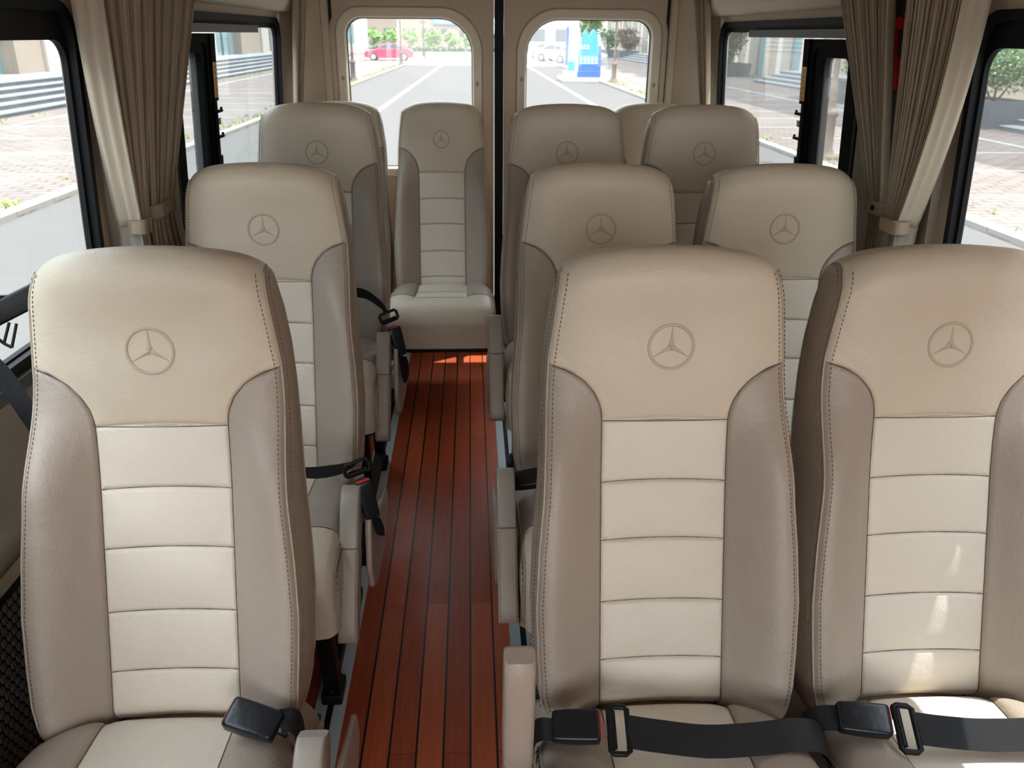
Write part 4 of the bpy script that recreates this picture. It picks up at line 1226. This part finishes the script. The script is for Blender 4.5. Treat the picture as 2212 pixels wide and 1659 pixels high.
# lamp posts
def lamp(x, y, label, m, h=3.9, s=1.0, lean=0):
    t = thing('lamp_post', label, 'lamp post', (x, y, G), 0, 'street lamp posts')
    p = [(.26, 0), (.27, .08), (.20, .10), (.19, .16), (.15, .20), (.13, .80), (.17, .84), (.18, .90), (.12, .94), (.08, 1.0), (.075, 1.25), (.10, 1.30), (.06, 1.36), (.05, 2.0), (.07, 2.04), (.045, 2.1), (.04, h - .35), (.07, h - .3), (.05, h - .2), (.0, h - .18)]
    MB().lathe([(r * s, z) for r, z in p], n=14).build('post', m, t, True)
    for k in range(5):
        a = k * 2 * PI / 5 + .3; R_ = .45 if k else 0
        hx, hy = R_ * cos(a), R_ * sin(a); hz = h - .15 if k else h + .15
        ar = MB().tube([(0, 0, h - .5), (hx * .6, hy * .6, h - .55 if k else h - .2), (hx, hy, hz - .12)], .018, 6).build('lamp_arm', m, t, True)
        prof = [(.0, hz - .14), (.09, hz - .12), (.14, hz - .03), (.14, hz + .04), (.09, hz + .12), (.0, hz + .14)]
        MB().lathe(prof, hx, hy, 12).build('globe', M['lamp'], ar, True)
    return t
lamp(-5.85, 44.8, 'dark iron lamp post nearest in the left rear window, left of the red car', M['darkiron'], 3.9, .85)
lamp(-5.1, 66.8, 'thin dark lamp post standing in front of the red car', M['darkiron'], 3.9, .9)
lamp(-4.55, 89.2, 'distant lamp post right of the red car with bright globes', M['darkiron'], 3.7, .9)
lamp(7.35, 45.2, 'brown rusty lamp post right of the blue sign', M['rust'], 3.4, .85)
lamp(6.95, 16.6, 'rusty ornate lamp post base seen through the right sliding window', M['rust'], 3.9, .95)

# cars
def car(label, x, y, rot, m, group=None, L_=4.4):
    t = thing('car', label, 'car', (x, y, G), rot, group)
    low = [(-2.18, .30), (-2.22, .55), (-2.15, .78), (-1.6, .90), (-1.0, .95), (1.35, .98), (1.9, .97), (2.15, .90), (2.22, .6), (2.18, .30), (1.75, .24), (-1.75, .24)]
    k = L_ / 4.4
    secs = []
    for yy, sc in ((-.88, .93), (-.86, .985), (-.6, 1), (.6, 1), (.86, .985), (.88, .93)):
        secs.append([(px * k * sc, yy, .24 + (pz - .24) * (.97 if abs(yy) > .85 else 1)) for px, pz in low])
    mb = MB(); mb.grid(secs, cc=True); mb.add(secs[0], [tuple(range(12))]); mb.add(secs[-1], [tuple(range(11, -1, -1))])
    shade_auto(fix_normals(mb.build('body', m, t)), 40)
    cab = [(-1.15, .92), (-.55, 1.30), (-.1, 1.43), (.6, 1.44), (1.15, 1.28), (1.75, .95)]
    secs = [[(px * k, sg * (.80 - (pz - .9) * .35), pz) for px, pz in cab] for sg in (-1, 1)]
    mb = MB(); mb.grid(secs, cc=True); mb.add(secs[0], [tuple(range(6))]); mb.add(secs[1], [tuple(range(5, -1, -1))])
    shade_auto(fix_normals(mb.build('roof', m, t)), 30)
    gl = MB()
    for sg in (-1, 1):
        w = [(-.95, .99), (-.48, 1.27), (.02, 1.37), (.02, .99)], [(.08, .99), (.08, 1.37), (.6, 1.375), (1.05, 1.23), (1.40, 1.0)]
        for poly in w: gl.add([(px * k, sg * (.812 - (pz - .9) * .35), pz) for px, pz in poly], [tuple(range(len(poly)))])
    gl.add([(-1.17 * k, -.70, .965), (-1.17 * k, .70, .965), (-.58 * k, .62, 1.30), (-.58 * k, -.62, 1.30)], [(0, 1, 2, 3)])
    gl.add([(1.78 * k, -.70, .985), (1.78 * k, .70, .985), (1.20 * k, .62, 1.29), (1.20 * k, -.62, 1.29)], [(0, 1, 2, 3)])
    gl.build('car_window', M['carglass'], t)
    for wx_ in (-1.38, 1.38):
        for sg in (-1, 1):
            mb = MB(); yb = sg * .74; ye = sg * .90
            mb.tube([(wx_ * k, yb, .33), (wx_ * k, ye, .33)], .33, 20); w = mb.build('wheel', M['tyre'], t)
            mb = MB(); mb.tube([(wx_ * k, ye, .33), (wx_ * k, ye + sg * .01, .33)], .20, 12); mb.build('hubcap', M['carwhite'], w)
    mb = MB()
    for sg in (-1, 1): mb.box(-2.225 * k, -2.0 * k, sg * .6 - .16, sg * .6 + .16, .62, .78)
    mb.build('headlight', M['lamp'], t)
    return t
car('red saloon car parked side on, seen through the left rear door window', -7.1, 79.5, 0, M['carred'], None, 4.2)
car('white car parked behind the silver one, far beyond the blue sign', 8.2, 92, 2.35, M['carwhite'], 'parked cars in the right rear door window')
car('silver grey car parked left of the blue sign', 8.1, 81, 2.5, M['carsilver'], 'parked cars in the right rear door window')
car('white car nearest to the blue sign, partly behind it', 9.2, 75, 2.6, M['carwhite'], 'parked cars in the right rear door window')

# blue promotional sign standing on a platform
sg_ = thing('street_sign', 'blue and white wave shaped sign standing on a white platform, right rear door window', 'sign', (6.1, 46.5, G))
MB().box(-1.35, .80, -1.2, 1.9, 0, .20, bev=.04).build('platform', M['signwhite'], sg_)
MB().box(-.58, .60, -1.0, -.55, .19, .50).build('blue_plinth', M['blue'], sg_)
MB().box(-1.15, .55, -.55, .9, .19, .48, bev=.03).build('upper_step', M['signwhite'], sg_)
mb = MB(); mb.box(-.98, -.45, .1, .35, .45, 2.98); mb.build('white_column', M['signwhite'], sg_)
MB().box(-1.10, -.98, .08, .37, .75, 2.6).build('column_edge', M['blue'], sg_)
MB().box(-.98, -.62, .05, .10, .48, .95).build('column_foot', M['skyblue'], sg_)
wx_ = lambda x: (x + .1) * .84 - .45
wz_ = lambda z: .48 + (z - .4) * .78
wave = [(-.1, .4), (-.1, 1.6), (.02, 2.2), (.14, 2.75), (.28, 3.0), (.40, 2.9), (.50, 2.55), (.62, 2.8), (.78, 3.0), (.95, 2.85), (1.08, 2.4), (1.12, 1.9), (1.12, .4)]
mb = MB(); mb.prism([(wx_(a), wz_(b)) for a, b in wave], 'y', -.12, .12); wv = fix_normals(mb.build('wave_panel', M['skyblue'], sg_))
MB().box(wx_(1.12), wx_(1.30), -.11, .2, .48, wz_(2.0)).build('panel_side', M['blue'], sg_)
MB().box(wx_(-.1), wx_(1.12), -.15, -.12, .48, .80).build('panel_foot', M['blue'], sg_)
tx = MB(); random.seed(2)
for row, (zz, n_, w_, h_) in enumerate(((1.55, 3, .15, .22), (.86, 5, .18, .36))):
    for k in range(n_):
        xx = -.38 + k * (w_ + .015)
        tx.box(xx, xx + w_ * .9, -.16, -.12, zz, zz + .05); tx.box(xx, xx + w_ * .9, -.16, -.12, zz + h_ * .5, zz + h_ * .5 + .05)
        tx.box(xx + w_ * .35, xx + w_ * .55, -.16, -.12, zz, zz + h_); tx.box(xx, xx + .04, -.16, -.12, zz + h_ * .3, zz + h_)
tx.build('white_characters', M['signwhite'], wv)
for k in range(7):
    zz = wz_(2.95 - k * .15); xx = wx_(1.0 + .02 * k)
    MB().tube([(xx, -.08, zz), (xx + .12, -.08, zz + .02)], .028, 6).build('fringe_bar', M['signwhite'], wv)

# ================================================================== light
sc = bpy.context.scene
w = bpy.data.worlds.new('sky'); sc.world = w; w.use_nodes = True
nt = w.node_tree; bgn = nt.nodes['Background']
tc = nt.nodes.new('ShaderNodeTexCoord'); sx = nt.nodes.new('ShaderNodeSeparateXYZ'); cr = nt.nodes.new('ShaderNodeValToRGB')
nt.links.new(tc.outputs['Generated'], sx.inputs[0]); nt.links.new(sx.outputs[2], cr.inputs[0]); nt.links.new(cr.outputs[0], bgn.inputs[0])
cr.color_ramp.elements[0].position = 0.0; cr.color_ramp.elements[0].color = (1.0, .98, .95, 1)
cr.color_ramp.elements[1].position = .7; cr.color_ramp.elements[1].color = (.80, .90, 1.0, 1)
bgn.inputs[1].default_value = 6.6
sl = bpy.data.lights.new('sun', 'SUN'); sl.energy = 9.5; sl.angle = .0093; sl.color = (1, .955, .88)
so = bpy.data.objects.new('sun', sl); C.objects.link(so); so.rotation_mode = 'QUATERNION'
so.rotation_quaternion = SUN.to_track_quat('Z', 'Y')

sc.view_settings.view_transform = 'Standard'; sc.view_settings.look = 'None'
sc.view_settings.exposure = 0.30; sc.view_settings.gamma = 1.0; sc.view_settings.use_curve_mapping = False
cy = sc.cycles
cy.use_denoising = True
cy.max_bounces = 10; cy.diffuse_bounces = 6; cy.glossy_bounces = 3; cy.transparent_max_bounces = 12; cy.transmission_bounces = 4
cy.sample_clamp_indirect = 8; cy.caustics_reflective = False; cy.caustics_refractive = False
